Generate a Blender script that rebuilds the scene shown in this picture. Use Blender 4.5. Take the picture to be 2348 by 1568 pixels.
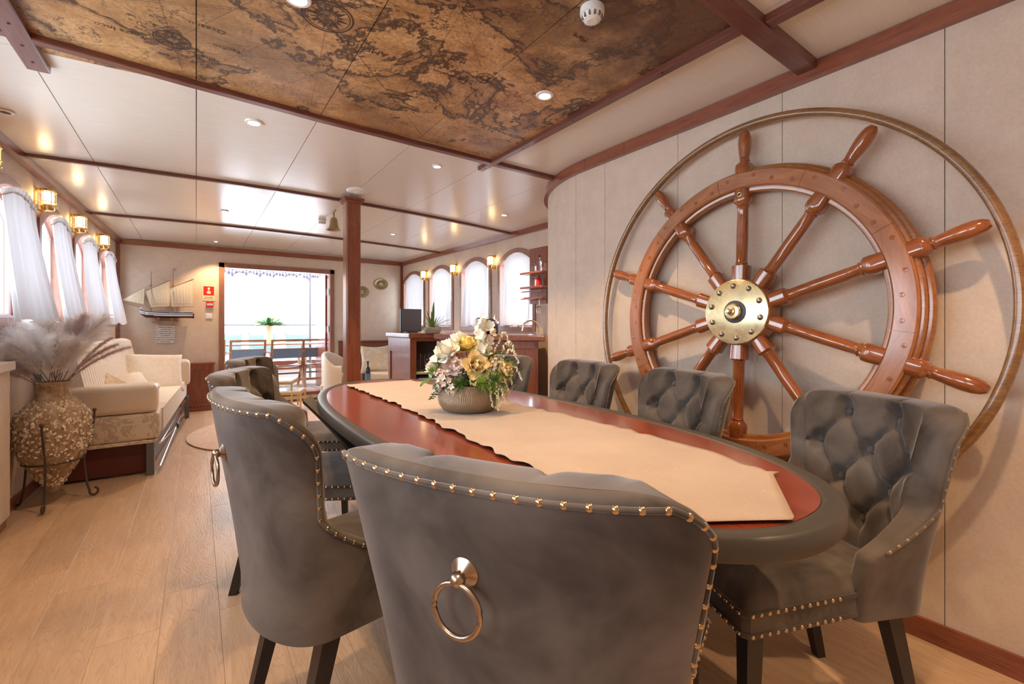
import bpy, bmesh, math, random
from math import sin, cos, pi, radians, sqrt, tan, atan2
from mathutils import Vector, Matrix, Euler, noise
random.seed(7)
for o in list(bpy.data.objects): bpy.data.objects.remove(o)
S = bpy.context.scene
COL = S.collection
EYE = 1.10
# ---------------------------------------------------------------- camera
cd = bpy.data.cameras.new('camera'); cam = bpy.data.objects.new('camera', cd); COL.objects.link(cam)
cd.sensor_width = 36; cd.lens = 1035/2348*36; cd.shift_y = -37/2348; cd.clip_start = .02
YAW = math.atan((1174-450)/1035)
cam.location = (0, 0, EYE); cam.rotation_euler = (pi/2, 0, -YAW)
S.camera = cam
# ---------------------------------------------------------------- world, exposure
W = bpy.data.worlds.new('sky'); S.world = W; W.use_nodes = True
bg = W.node_tree.nodes['Background']; bg.inputs[0].default_value = (.80, .90, 1, 1); bg.inputs[1].default_value = 8.0
S.view_settings.view_transform = 'Standard'; S.view_settings.look = 'None'
S.view_settings.exposure = 0.32; S.view_settings.gamma = 1; S.view_settings.use_curve_mapping = False
LAMP_E = 13.0      # glowing glass of the wall lanterns
SPOT_W = 46.0      # each recessed spot
WARM = (1, .65, .35)
def portal(loc, rot, sx, sy):
    l = bpy.data.lights.new('window_portal', 'AREA'); l.shape = 'RECTANGLE'; l.size = sx; l.size_y = sy
    l.cycles.is_portal = True
    o = bpy.data.objects.new('window_portal', l); COL.objects.link(o); o.location = loc; o.rotation_euler = rot
# ---------------------------------------------------------------- materials
MATS = {}
def mat(name, col=(.5, .5, .5), rough=.5, metal=0, **k):
    if name in MATS: return MATS[name]
    m = bpy.data.materials.new(name); m.use_nodes = True; MATS[name] = m
    b = m.node_tree.nodes['Principled BSDF']
    b.inputs['Base Color'].default_value = (*col, 1); b.inputs['Roughness'].default_value = rough
    b.inputs['Metallic'].default_value = metal
    for kk, v in k.items():
        n = {'coat': 'Coat Weight', 'coatr': 'Coat Roughness', 'sheen': 'Sheen Weight', 'trans': 'Transmission Weight',
             'ior': 'IOR', 'emit': 'Emission Strength', 'ecol': 'Emission Color', 'spec': 'Specular IOR Level', 'alpha': 'Alpha',
             'sheenr': 'Sheen Roughness'}[kk]
        b.inputs[n].default_value = (*v, 1) if kk == 'ecol' else v
    return m
class NT:
    def __init__(s, m): s.t = m.node_tree; s.b = s.t.nodes['Principled BSDF']; s.out = s.t.nodes['Material Output']
    def n(s, ty, **k):
        x = s.t.nodes.new(ty)
        for a, v in k.items(): setattr(x, a, v)
        return x
    def l(s, a, b): s.t.links.new(a, b)
    def coord(s, scale=(1, 1, 1), src='Object', rot=(0, 0, 0)):
        c = s.n('ShaderNodeTexCoord'); mp = s.n('ShaderNodeMapping'); mp.inputs['Scale'].default_value = scale; mp.inputs['Rotation'].default_value = rot
        s.l(c.outputs[src], mp.inputs[0]); return mp.outputs[0]
    def noise(s, co, scale, detail=4, rough=.5, dist=0):
        x = s.n('ShaderNodeTexNoise'); x.inputs['Scale'].default_value = scale; x.inputs['Detail'].default_value = detail
        x.inputs['Roughness'].default_value = rough; x.inputs['Distortion'].default_value = dist
        s.l(co, x.inputs['Vector']); return x.outputs['Fac']
    def ramp(s, f, stops, interp='LINEAR'):
        r = s.n('ShaderNodeValToRGB'); r.color_ramp.interpolation = interp
        e = r.color_ramp.elements
        while len(e) < len(stops): e.new(.5)
        for i, (p, c) in enumerate(stops):
            e[i].position = p; e[i].color = (*c, 1) if len(c) == 3 else c
        s.l(f, r.inputs[0]); return r.outputs[0]
    def mix(s, f, a, b, mode='MIX'):
        x = s.n('ShaderNodeMix', data_type='RGBA', blend_type=mode)
        if isinstance(f, (int, float)): x.inputs[0].default_value = f
        else: s.l(f, x.inputs[0])
        for i, v in ((6, a), (7, b)):
            if isinstance(v, tuple): x.inputs[i].default_value = (*v, 1)
            else: s.l(v, x.inputs[i])
        return x.outputs[2]
    def math(s, op, a, b=None, c=None):
        x = s.n('ShaderNodeMath', operation=op)
        for i, v in enumerate((a, b, c)):
            if v is None: continue
            if isinstance(v, (int, float)): x.inputs[i].default_value = v
            else: s.l(v, x.inputs[i])
        return x.outputs[0]
    def bump(s, h, strength=.3, dist=.01):
        x = s.n('ShaderNodeBump'); x.inputs['Strength'].default_value = strength; x.inputs['Distance'].default_value = dist
        s.l(h, x.inputs['Height']); s.l(x.outputs[0], s.b.inputs['Normal'])
    def color(s, c): s.l(c, s.b.inputs['Base Color'])
def wood(name, c1, c2, axis='X', rough=.3, coat=.5, sc=1.0, rnd=.0):
    if name in MATS: return MATS[name]
    m = mat(name, c1, rough, coat=coat, coatr=.12); t = NT(m)
    s = {'X': (1.2, 14, 14), 'Y': (14, 1.2, 14), 'Z': (14, 14, 1.2)}[axis]
    co = t.coord(tuple(v*sc for v in s))
    a = t.noise(co, 3.2, 6, .6, .6); f = t.noise(co, 14, 3, .6)
    mid = tuple((x+y)/2 for x, y in zip(c1, c2))
    c = t.ramp(a, [(.28, c2), (.5, mid), (.72, c1)])
    c = t.mix(.25, c, t.ramp(f, [(.35, tuple(x*.55 for x in c2)), (.6, c1)]))
    if rnd:
        oi = t.n('ShaderNodeObjectInfo'); hs = t.n('ShaderNodeHueSaturation'); t.l(c, hs.inputs['Color'])
        t.l(t.math('MULTIPLY_ADD', oi.outputs['Random'], rnd, 1-rnd/2), hs.inputs['Value']); c = hs.outputs[0]
    t.color(c); t.bump(f, .05, .003)
    return m
MAH1, MAH2 = (.33, .098, .045), (.15, .036, .018)
WX = wood('mahogany_x', MAH1, MAH2, 'X'); WY = wood('mahogany_y', MAH1, MAH2, 'Y'); WZ = wood('mahogany_z', MAH1, MAH2, 'Z')
MUTE1, MUTE2 = (.36, .17, .115), (.23, .095, .065)
FX = wood('window_wood', MUTE1, MUTE2, 'Z', .42, .15)
BEAM = wood('beam_wood', (.20, .065, .045), (.10, .028, .02), 'X', .32, .3)
BEAMY = wood('beam_wood_y', (.20, .065, .045), (.10, .028, .02), 'Y', .32, .3)
WHEELW = wood('varnished_wheel_wood', (.42, .135, .038), (.20, .048, .014), 'X', .16, .8)
WHEELR = wood('wheel_rim_wood', (.47, .19, .075), (.29, .10, .038), 'X', .22, .6)
WHEELL = wood('wheel_inner_ring_wood', (.42, .16, .045), (.28, .09, .022), 'X', .22, .6)
RINGW = wood('outer_ring_wood', (.33, .17, .065), (.17, .075, .028), 'X', .2, .7)
TEAK = wood('deck_teak', (.40, .20, .10), (.24, .10, .05), 'X', .5, .1)
TABLER = wood('table_top_wood', (.27, .050, .020), (.13, .020, .009), 'Y', .24, .5)
def wallm():
    m = mat('wallpaper', (.62, .47, .37), .6); t = NT(m); co = t.coord((1, 1, 1))
    a = t.noise(co, 9, 5, .7); b = t.noise(co, 90, 3, .6)
    c = t.ramp(a, [(.3, (.60, .485, .385)), (.7, (.70, .59, .485))]); c = t.mix(.22, c, t.ramp(b, [(.3, (.50, .385, .31)), (.7, (.77, .66, .57))]))
    t.color(c); t.bump(b, .06, .002); return m
WALLP = wallm()
def ceilm():
    m = mat('ceiling_laminate', (.78, .70, .62), .22, spec=.55); t = NT(m); co = t.coord((2, 60, 2))
    a = t.noise(co, 3, 4, .6); t.color(t.ramp(a, [(.3, (.74, .695, .62)), (.7, (.80, .76, .69))]))
    t.l(t.ramp(a, [(.3, (.16,)*3), (.7, (.27,)*3)]), t.b.inputs['Roughness']); return m
CEIL = ceilm()
DARKGAP = mat('joint_shadow_gap', (.20, .17, .15), .8)
def floorm():
    m = mat('floor_oak', (.5, .3, .2), .38, spec=.45); t = NT(m)
    oi = t.n('ShaderNodeObjectInfo'); cc = t.n('ShaderNodeTexCoord'); ad = t.n('ShaderNodeVectorMath', operation='ADD')
    cb = t.n('ShaderNodeCombineXYZ'); t.l(t.math('MULTIPLY', oi.outputs['Random'], 37), cb.inputs[0]); t.l(t.math('MULTIPLY', oi.outputs['Random'], 91), cb.inputs[1])
    t.l(cc.outputs['Object'], ad.inputs[0]); t.l(cb.outputs[0], ad.inputs[1])
    mp = t.n('ShaderNodeMapping'); mp.inputs['Scale'].default_value = (7, .8, 1); t.l(ad.outputs[0], mp.inputs[0])
    co = mp.outputs[0]
    g = t.noise(co, 1.6, 3, .55, .25)
    rings = t.math('FRACT', t.math('MULTIPLY', g, 22)); rings = t.math('ABSOLUTE', t.math('SUBTRACT', rings, .5))
    a = t.noise(co, 5, 5, .6)
    c = t.ramp(a, [(.3, (.45, .305, .195)), (.7, (.57, .405, .275))])
    c = t.mix(t.ramp(rings, [(.0, (.60,)*3), (.20, (0,)*3)]), c, (.42, .26, .165))
    hs = t.n('ShaderNodeHueSaturation'); t.l(c, hs.inputs['Color']); t.l(t.math('MULTIPLY_ADD', oi.outputs['Random'], .13, .93), hs.inputs['Value'])
    t.color(hs.outputs[0]); t.bump(t.ramp(rings, [(0, (0,)*3), (.25, (1,)*3)]), .20, .002); return m
FLOOR = floorm()
def velvet():
    m = mat('grey_velvet', (.12, .115, .12), .85, sheen=.55, sheenr=.35, spec=.2); t = NT(m); co = t.coord()
    a = t.noise(co, 5.5, 4, .55, .5); b = t.noise(co, 260, 2, .6)
    t.color(t.ramp(a, [(.32, (.052, .041, .035)), (.5, (.108, .090, .079)), (.68, (.155, .132, .115))])); t.bump(b, .05, .001)
    t.b.inputs['Sheen Tint'].default_value = (.78, .76, .76, 1)
    return m
VELV = velvet()
VELVB = mat('velvet_button', (.085, .075, .07), .85, sheen=.3)
NAIL = mat('antique_brass_nail', (.55, .40, .24), .25, 1.0)
RINGM = mat('pewter_ring', (.45, .36, .28), .28, 1.0)
LEGM = mat('black_leg_wood', (.022, .018, .018), .4)
RIMM = mat('dark_table_edge', (.050, .044, .038), .40)
def brassm():
    m = mat('polished_brass', (.86, .74, .42), .22, 1.0); t = NT(m); a = t.noise(t.coord(), 14, 4, .6)
    t.color(t.ramp(a, [(.3, (.68, .56, .30)), (.6, (.90, .80, .50))])); t.l(t.ramp(a, [(.3, (.38,)*3), (.7, (.2,)*3)]), t.b.inputs['Roughness']); return m
BRASS = brassm()
BRASSD = mat('dull_brass', (.42, .34, .19), .35, 1.0)
BRASSL = mat('lantern_brass', (.80, .55, .22), .25, 1.0)
STEEL = mat('bolt_steel', (.40, .38, .33), .35, 1.0)
CHROME = mat('chrome', (.8, .8, .82), .08, 1.0)
IRON = mat('wrought_iron', (.10, .075, .06), .6, .5)
WHITE = mat('white_plastic', (.80, .79, .77), .35)
WHITES = mat('white_marble_top', (.85, .84, .82), .2)
BLACKM = mat('black_plastic', (.03, .03, .03), .35)
SCREEN = mat('screen_grey', (.10, .095, .09), .5)
GOLD = mat('gold_frame', (.75, .58, .28), .3, 1.0)
GLOW = mat('lantern_glow', (1, .9, .7), .4, emit=LAMP_E, ecol=(1, .74, .40))
SPOTG = mat('downlight_glow', (1, .9, .7), .4, emit=14, ecol=(1, .80, .5))
def glassm():
    m = bpy.data.materials.new('window_glass'); m.use_nodes = True; t = m.node_tree; t.nodes.clear()
    o = t.nodes.new('ShaderNodeOutputMaterial'); a = t.nodes.new('ShaderNodeBsdfTransparent'); g = t.nodes.new('ShaderNodeBsdfGlossy')
    g.inputs['Roughness'].default_value = .03; x = t.nodes.new('ShaderNodeMixShader'); fr = t.nodes.new('ShaderNodeLayerWeight'); fr.inputs[0].default_value = .12
    t.links.new(fr.outputs['Fresnel'], x.inputs[0]); t.links.new(a.outputs[0], x.inputs[1]); t.links.new(g.outputs[0], x.inputs[2]); t.links.new(x.outputs[0], o.inputs[0]); return m
GLASS = glassm()
def curtm(name, tr, col=(.9, .9, .93)):
    m = bpy.data.materials.new(name); m.use_nodes = True; t = m.node_tree; t.nodes.clear(); N = t.nodes.new
    o = N('ShaderNodeOutputMaterial'); a = N('ShaderNodeBsdfDiffuse'); b = N('ShaderNodeBsdfTranslucent'); c = N('ShaderNodeBsdfTransparent')
    for x in (a, b): x.inputs[0].default_value = (*col, 1)
    x1 = N('ShaderNodeMixShader'); x1.inputs[0].default_value = tr; x2 = N('ShaderNodeMixShader'); x2.inputs[0].default_value = .012
    t.links.new(a.outputs[0], x1.inputs[1]); t.links.new(b.outputs[0], x1.inputs[2]); t.links.new(x1.outputs[0], x2.inputs[1]); t.links.new(c.outputs[0], x2.inputs[2]); t.links.new(x2.outputs[0], o.inputs[0]); return m
CURT = curtm('white_sheer_curtain', .13, (.74, .74, .79))
def fabric(name, c1, c2, sc=60, rough=.85, bump=.15, **k):
    m = mat(name, c1, rough, **k); t = NT(m); a = t.noise(t.coord(), sc, 3, .6); t.color(t.ramp(a, [(.35, c2), (.65, c1)])); t.bump(a, bump, .003); return m
LEATH = fabric('cream_leather', (.74, .63, .50), (.69, .57, .44), 130, .42, .08, sheen=.2)
SOFAF = fabric('ivory_channel_fabric', (.80, .74, .66), (.74, .67, .58), 40, .6, .05)
CUSH = fabric('ivory_cushion', (.80, .75, .68), (.74, .67, .58), 30, .7, .1)
def damask():
    m = mat('damask_fabric', (.62, .52, .40), .6); t = NT(m); co = t.coord(); a = t.noise(co, 9, 3, .7, 1.4)
    t.color(t.ramp(a, [(.47, (.66, .56, .44)), (.5, (.46, .37, .28)), (.58, (.50, .41, .31)), (.61, (.66, .56, .44))])); return m
DAM = damask()
def chevron():
    m = mat('chevron_cushion', (.6, .5, .4), .8); t = NT(m); a = t.noise(t.coord(), 13, 1, .3, .5)
    t.color(t.ramp(a, [(.4, (.70, .58, .40)), (.5, (.62, .55, .50)), (.6, (.74, .66, .54))])); return m
CHEV = chevron()
RUG = fabric('rug_pile', (.66, .49, .38), (.56, .40, .30), 22, .95, .4, sheen=.3)
def runnerm():
    m = mat('runner_cloth', (.62, .46, .31), .75, sheen=.2); t = NT(m)
    co = t.coord((1, 1, 1), rot=(0, 0, .15)); br = t.n('ShaderNodeTexBrick'); br.inputs['Scale'].default_value = 26; br.inputs['Mortar Size'].default_value = .10
    br.inputs['Brick Width'].default_value = .8; br.inputs['Row Height'].default_value = .36; br.offset_frequency = 2
    t.l(co, br.inputs['Vector']); a = t.noise(t.coord(), 5, 3, .6); sp = t.noise(t.coord(), 170, 2, .5)
    c = t.ramp(a, [(.3, (.36, .275, .21)), (.7, (.43, .335, .265))]); c = t.mix(t.math('MULTIPLY', br.outputs['Fac'], .16), c, (.42, .28, .17))
    t.color(t.mix(t.ramp(sp, [(.72, (0,)*3), (.76, (1,)*3)]), c, (.92, .82, .62))); h = t.math('ADD', t.math('MULTIPLY', br.outputs['Fac'], -.5), sp); t.bump(h, .5, .002); return m
RUNN = runnerm()
def bowlm():
    m = mat('bronze_bowl', (.36, .28, .19), .38, .55); t = NT(m); co = t.coord(); w = t.n('ShaderNodeTexWave'); w.inputs['Scale'].default_value = 55; w.inputs['Distortion'].default_value = 3; w.inputs['Detail'].default_value = 2
    t.l(co, w.inputs['Vector']); w2 = t.n('ShaderNodeTexWave'); w2.bands_direction = 'Z'; w2.inputs['Scale'].default_value = 70; w2.inputs['Distortion'].default_value = 2; t.l(co, w2.inputs['Vector'])
    t.bump(t.math('ADD', w.outputs['Fac'], w2.outputs['Fac']), .5, .002); return m
BOWL = bowlm()
def shellm():
    m = mat('amphora_crust', (.42, .30, .20), .9); t = NT(m); co = t.coord(); a = t.noise(co, 22, 6, .7, 1)
    t.color(t.ramp(a, [(.3, (.20, .13, .075)), (.5, (.40, .28, .18)), (.72, (.62, .50, .37))])); t.bump(a, .8, .012); return m
CRUST = shellm()
SHELL = mat('oyster_shell', (.74, .65, .54), .5)
LEAF = mat('leaf_green', (.12, .25, .045), .45); LEAFD = mat('leaf_dark_green', (.05, .125, .05), .4); LEAFL = mat('leaf_light_green', (.34, .52, .10), .5)
PETW = mat('petal_white', (.92, .89, .78), .6, sheen=.2); PETY = mat('petal_yellow', (.96, .80, .30), .6); PETP = mat('petal_peach', (.95, .78, .42), .6); PETD = mat('petal_blush', (.84, .72, .66), .6)
PLUME = curtm('plume_white', .4, (.95, .91, .88)); PLUMM = curtm('plume_mauve', .4, (.82, .68, .66))
STEMB = mat('stem_brown', (.20, .13, .08), .7)
BLUEF = mat('blue_deck_cushion', (.16, .24, .36), .85); GREYC = mat('grey_canvas', (.30, .33, .38), .8)
REDS = mat('sign_red', (.62, .02, .03), .4); GREENS = mat('sign_green', (.01, .20, .06), .4); LUMI = mat('sign_pale_green', (.72, .76, .45), .5)
INK = mat('print_ink', (.03, .03, .04), .7); MAPINK = mat('map_ink', (.060, .034, .022), .55)
HWHITE = mat('hull_white', (.8, .8, .8), .4); HBLUE = mat('hull_blue', (.03, .17, .42), .4); HBROWN = mat('hull_brown', (.10, .02, .018), .4)
SAIL = fabric('model_sailcloth', (.72, .64, .50), (.64, .56, .43), 80, .9, .1)
MAST = mat('model_spar', (.30, .15, .06), .5); CORD = mat('cord', (.45, .35, .22), .8)
BOTT = mat('dark_bottle_glass', (.012, .02, .04), .08, coat=1.0); LABEL = mat('bottle_label_blue', (.10, .18, .28), .6)
CLEAR = mat('clear_glass', (.95, .97, 1), .03, trans=1.0, ior=1.45); REDL = mat('red_liqueur', (.55, .01, .01), .1, coat=.8)
POTM = mat('grey_pot', (.36, .33, .30), .45)
DARKIN = mat('niche_dark', (.10, .09, .085), .6); FRIDGE = mat('fridge_white', (.62, .66, .74), .3)
SHELFM = mat('shelf_laminate', (.45, .38, .33), .5)
# ---------------------------------------------------------------- mesh helpers
class MB:
    def __init__(s): s.v = []; s.f = []; s.mi = []; s.m = 0
    def add(s, vs, fs, M=None):
        n = len(s.v)
        s.v += [tuple(M @ Vector(v)) if M is not None else tuple(v) for v in vs]
        s.f += [tuple(i+n for i in f) for f in fs]; s.mi += [s.m]*len(fs); return s
    def box(s, x0, x1, y0, y1, z0, z1, M=None):
        v = [(x, y, z) for z in (z0, z1) for y in (y0, y1) for x in (x0, x1)]
        return s.add(v, [(0, 2, 3, 1), (4, 5, 7, 6), (0, 1, 5, 4), (2, 6, 7, 3), (0, 4, 6, 2), (1, 3, 7, 5)], M)
    def prism(s, poly, z0, z1, M=None):
        n = len(poly); v = [(x, y, z0) for x, y in poly]+[(x, y, z1) for x, y in poly]
        return s.add(v, [tuple(range(n-1, -1, -1)), tuple(range(n, 2*n))]+[(i, (i+1) % n, n+(i+1) % n, n+i) for i in range(n)], M)
    def lathe(s, prof, n=24, M=None, cap=True):
        v = []; f = []
        for r, z in prof:
            for i in range(n): a = 2*pi*i/n; v.append((r*cos(a), r*sin(a), z))
        for j in range(len(prof)-1):
            for i in range(n): f.append((j*n+i, j*n+(i+1) % n, (j+1)*n+(i+1) % n, (j+1)*n+i))
        if cap:
            if prof[0][0] > 1e-5: f.append(tuple(range(n-1, -1, -1)))
            if prof[-1][0] > 1e-5: f.append(tuple(range((len(prof)-1)*n, len(prof)*n)))
        return s.add(v, f, M)
    def sweep(s, path, sec, closed=False, up=(0, 0, 1), M=None, scales=None):
        P = [Vector(p) for p in path]; n = len(P); k = len(sec); v = []; f = []
        for i, p in enumerate(P):
            if closed: t = P[(i+1) % n]-P[i-1]
            else: t = P[min(i+1, n-1)]-P[max(i-1, 0)]
            t.normalize(); u = Vector(up); a = t.cross(u)
            if a.length < 1e-3: a = t.cross(Vector((1, 0, 0)))
            a.normalize(); b = a.cross(t); sc = scales[i] if scales else 1
            for x, y in sec: v.append(p+a*x*sc+b*y*sc)
        for i in range(n if closed else n-1):
            j = (i+1) % n
            for q in range(k): r = (q+1) % k; f.append((i*k+q, j*k+q, j*k+r, i*k+r))
        if not closed: f += [tuple(range(k)), tuple(range((n-1)*k+k-1, (n-1)*k-1, -1))]
        return s.add(v, f, M)
    def tube(s, path, r, n=8, closed=False, M=None, scales=None, up=(0, 0, 1)):
        return s.sweep(path, [(r*cos(2*pi*i/n), r*sin(2*pi*i/n)) for i in range(n)], closed, up, M, scales)
    def ball(s, c, r, M=None, sx=1, sy=1, sz=1, n=10, m=6):
        pr = [(r*sin(pi*j/m), -r*cos(pi*j/m)) for j in range(m+1)]; pr[0] = (1e-5, -r); pr[-1] = (1e-5, r)
        T = Matrix.Translation(c) @ Matrix.Diagonal((sx, sy, sz, 1))
        if M is not None: T = M @ T
        return s.lathe(pr, n, T, False)
    def grid(s, fn, nu, nv, M=None, wrap=False):
        v = [fn(i/nu, j/nv) for j in range(nv+1) for i in range(nu+(0 if wrap else 1))]; w = nu if wrap else nu+1
        f = [(j*w+i, j*w+(i+1) % w, (j+1)*w+(i+1) % w, (j+1)*w+i) for j in range(nv) for i in range(nu)]
        return s.add(v, f, M)
    def mesh(s, name, mats, smooth=None, recalc=True):
        me = bpy.data.meshes.new(name); me.from_pydata(s.v, [], s.f)
        for m in (mats if isinstance(mats, (list, tuple)) else [mats]): me.materials.append(m)
        for p, i in zip(me.polygons, s.mi): p.material_index = i
        if recalc:
            b = bmesh.new(); b.from_mesh(me); bmesh.ops.recalc_face_normals(b, faces=b.faces); b.to_mesh(me); b.free()
        if smooth is not None:
            me.polygons.foreach_set('use_smooth', [True]*len(me.polygons))
            if smooth < 180: me.set_sharp_from_angle(angle=radians(smooth))
        me.update(); return me
def link(name, me, parent=None, loc=None, rot=None, mtx=None):
    o = bpy.data.objects.new(name, me); COL.objects.link(o)
    if parent is not None: o.parent = parent
    if mtx is not None: o.matrix_local = mtx
    if loc is not None: o.location = loc
    if rot is not None: o.rotation_euler = rot
    return o
def obj(name, mb, mats, parent=None, smooth=None, bevel=0, **k):
    o = link(name, mb.mesh(name, mats, smooth), parent, **k)
    if bevel:
        b = o.modifiers.new('bevel', 'BEVEL'); b.width = bevel; b.segments = 2; b.limit_method = 'ANGLE'
    return o
def tag(o, label, cat, group=None, kind=None):
    if label: o['label'] = label
    if cat: o['category'] = cat
    if group: o['group'] = group
    if kind: o['kind'] = kind
    return o
def thing(name, label, cat, loc=(0, 0, 0), rz=0, group=None, mtx=None):
    o = bpy.data.objects.new(name, None); COL.objects.link(o)
    if mtx is not None: o.matrix_world = mtx
    else: o.location = loc; o.rotation_euler = (0, 0, rz)
    o.empty_display_size = .1
    return tag(o, label, cat, group)
def kids(o): return [c for c in COL.objects if c.parent is o]
KID = None
def copy_tree(o, parent=None):
    global KID
    if KID is None:
        KID = {}
        for c in COL.objects:
            if c.parent: KID.setdefault(c.parent.name, []).append(c)
    c = o.copy(); COL.objects.link(c); c.parent = parent
    if parent is not None: c.matrix_parent_inverse = o.matrix_parent_inverse.copy()
    for k in KID.get(o.name, []): copy_tree(k, c)
    return c
def dup(o, loc, rz, label, group=None):
    global KID
    KID = None; c = copy_tree(o); c.location = loc; c.rotation_euler = (0, 0, rz); c['label'] = label
    if group: c['group'] = group
    return c
def struct(o): o['kind'] = 'structure'; return o
def T(x, y, z): return Matrix.Translation((x, y, z))
def RZ(a): return Matrix.Rotation(a, 4, 'Z')
def RX(a): return Matrix.Rotation(a, 4, 'X')
def RY(a): return Matrix.Rotation(a, 4, 'Y')
def text(body, size, m, parent, mtx, name='lettering', depth=.0004, align='CENTER', space=1.0):
    cu = bpy.data.curves.new(name, 'FONT'); cu.body = body; cu.size = size; cu.align_x = align; cu.align_y = 'CENTER'; cu.extrude = depth; cu.space_character = space
    cu.resolution_u = 2
    tmp = bpy.data.objects.new(name, cu); COL.objects.link(tmp)
    dg = bpy.context.evaluated_depsgraph_get(); me = bpy.data.meshes.new_from_object(tmp.evaluated_get(dg))
    bpy.data.objects.remove(tmp); me.materials.clear(); me.materials.append(m)
    return link(name, me, parent, mtx=mtx)
exec_later = []
# ================================================================ ROOM SHELL
def zc(x): return 2.20-.013*(x-1)**2
def LX(y): return -1.04+.0339*y
def RXW(y): return 3.078-.035*y
# floor: backing + planks running the length of the room
fb = MB().box(-1.25, 3.35, -1.7, 7.35, -.06, -.012)
floor = struct(obj('floor', fb, mat('floor_joint', (.22, .14, .09), .8)))
plank_me = {}
def plank(w, l):
    k = (round(w, 3), round(l, 3))
    if k not in plank_me:
        mb = MB(); b = .0011; z = 0
        v = [(0, 0, -.012), (w, 0, -.012), (w, l, -.012), (0, l, -.012), (0, 0, -b*.6), (w, 0, -b*.6), (w, l, -b*.6), (0, l, -b*.6), (b, b, 0), (w-b, b, 0), (w-b, l-b, 0), (b, l-b, 0)]
        mb.add(v, [(3, 2, 1, 0), (0, 1, 5, 4), (1, 2, 6, 5), (2, 3, 7, 6), (3, 0, 4, 7), (4, 5, 9, 8), (5, 6, 10, 9), (6, 7, 11, 10), (7, 4, 8, 11), (8, 9, 10, 11)])
        plank_me[k] = mb.mesh('plank', FLOOR, recalc=False)
    return plank_me[k]
PW = .182; rr = random.Random(3)
for i in range(25):
    x = -1.2+i*PW; y = -1.7-rr.choice([.1, .35, .6, .85, 1.1])
    while y < 7.25:
        l = 1.22; y0 = max(y, -1.65); y1 = min(y+l, 7.25)
        if y1-y0 > .04: link('plank', plank(PW-.0006, round(y1-y0-.0006, 3)), floor, (x, y0, 0))
        y += l
# ceiling: backing + cambered laminate panels between the mouldings
YB = [-1.7, .83, 2.5, 4.07, 5.82, 7.3]; XB = [-1.2, -.545, 0, .53, 1.07, 1.62, 2.17, 2.72, 3.3]
cb = MB(); cb.grid(lambda a, b: (-1.25+4.6*a, -1.75+9.1*b, zc(-1.25+4.6*a)+.010), 20, 1); cb.grid(lambda a, b: (-1.25+4.6*a, -1.75+9.1*b, 2.32), 1, 1)
ceiling = struct(obj('ceiling', cb, DARKGAP))
def cpanel(x0, x1, y0, y1, m, name, parent, dz=0, nx=6):
    mb = MB(); g = .0018; x0 += g; x1 -= g
    mb.grid(lambda a, b: (x0+(x1-x0)*a, y0+(y1-y0)*b, zc(x0+(x1-x0)*a)-dz), nx, 1)
    mb.grid(lambda a, b: (x0+(x1-x0)*a, y0+(y1-y0)*b, zc(x0+(x1-x0)*a)+.008), nx, 1)
    for s_, X in ((0, x0), (1, x1)): mb.add([(X, y0, zc(X)-dz), (X, y1, zc(X)-dz), (X, y1, zc(X)+.008), (X, y0, zc(X)+.008)], [(0, 1, 2, 3)])
    for Y in (y0, y1): mb.add([(x0, Y, zc(x0)-dz), (x1, Y, zc(x1)-dz), (x1, Y, zc(x1)+.008), (x0, Y, zc(x0)+.008)], [(0, 1, 2, 3)])
    return obj(name, mb, m, parent, smooth=30)
for j in range(5):
    for i in range(8):
        if j == 1 and 1 <= i <= 4: continue
        cpanel(XB[i], XB[i+1], YB[j]+.001, YB[j+1]-.001, CEIL, 'ceiling_panel', ceiling)
def crosspath(pts, dz):
    out = []
    for (x0, y0), (x1, y1) in zip(pts, pts[1:]):
        for k in range(4): a = k/4; x = x0+(x1-x0)*a; out.append((x, y0+(y1-y0)*a, zc(x)-dz))
    out.append((pts[-1][0], pts[-1][1], zc(pts[-1][0])-dz)); return out
def rect(w, h, c=.004): return [(-w/2, -h/2+c), (-w/2+c, -h/2), (w/2-c, -h/2), (w/2, -h/2+c), (w/2, h/2), (-w/2, h/2)]
TRN = [0]
def trim(mb, m, smooth=None):
    TRN[0] += 1; return struct(obj('trim_%d' % TRN[0], mb, m, smooth=smooth))
mb = MB().sweep(crosspath([(LX(2.35)+.03, 2.335), (-.57, 2.365), (0, 2.455), (.53, 2.515), (1.1, 2.535), (1.7, 2.535), (2.23, 2.51)], .012), rect(.046, .026)); bm1 = trim(mb, BEAM)
mb = MB().sweep(crosspath([(LX(4)+.01, 3.97), (1.05, 4.06), (2.9, 4.19)], .011), rect(.036, .022)); trim(mb, BEAM)
mb = MB().sweep(crosspath([(LX(5.7)+.01, 5.68), (1.0, 5.84), (2.86, 5.88)], .011), rect(.036, .022)); trim(mb, BEAM)
mb = MB().sweep(crosspath([(-1.0, .82), (2.09, .83)], .018), rect(.075, .038)); trim(mb, BEAM)
def screws(mb, pts, r=.005):
    for p in pts: mb.lathe([(r, 0), (r, .0012), (r*.6, .0005)], 10, T(*p) @ RX(pi))
mb = MB().sweep([(1.625, .86, zc(1.62)-.012), (1.61, 2.68, zc(1.62)-.012)], rect(.046, .026)); b2 = trim(mb, BEAMY)
mb = MB().sweep([(1.665, -1.5, zc(1.66)-.014), (1.665, .79, zc(1.66)-.014)], rect(.05, .03)); trim(mb, BEAMY)
mb = MB().sweep([(-.53, -1.5, zc(-.53)-.013), (-.53, 2.63, zc(-.53)-.013)], rect(.072, .028)); b3 = trim(mb, BEAMY)
sm = MB(); screws(sm, [(1.615, y, zc(1.6)-.0255) for y in (1.2, 1.75, 2.2)]+[(1.612, 2.62, zc(1.6)-.0255)]); obj('screw', sm, LEGM, b2)
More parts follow.
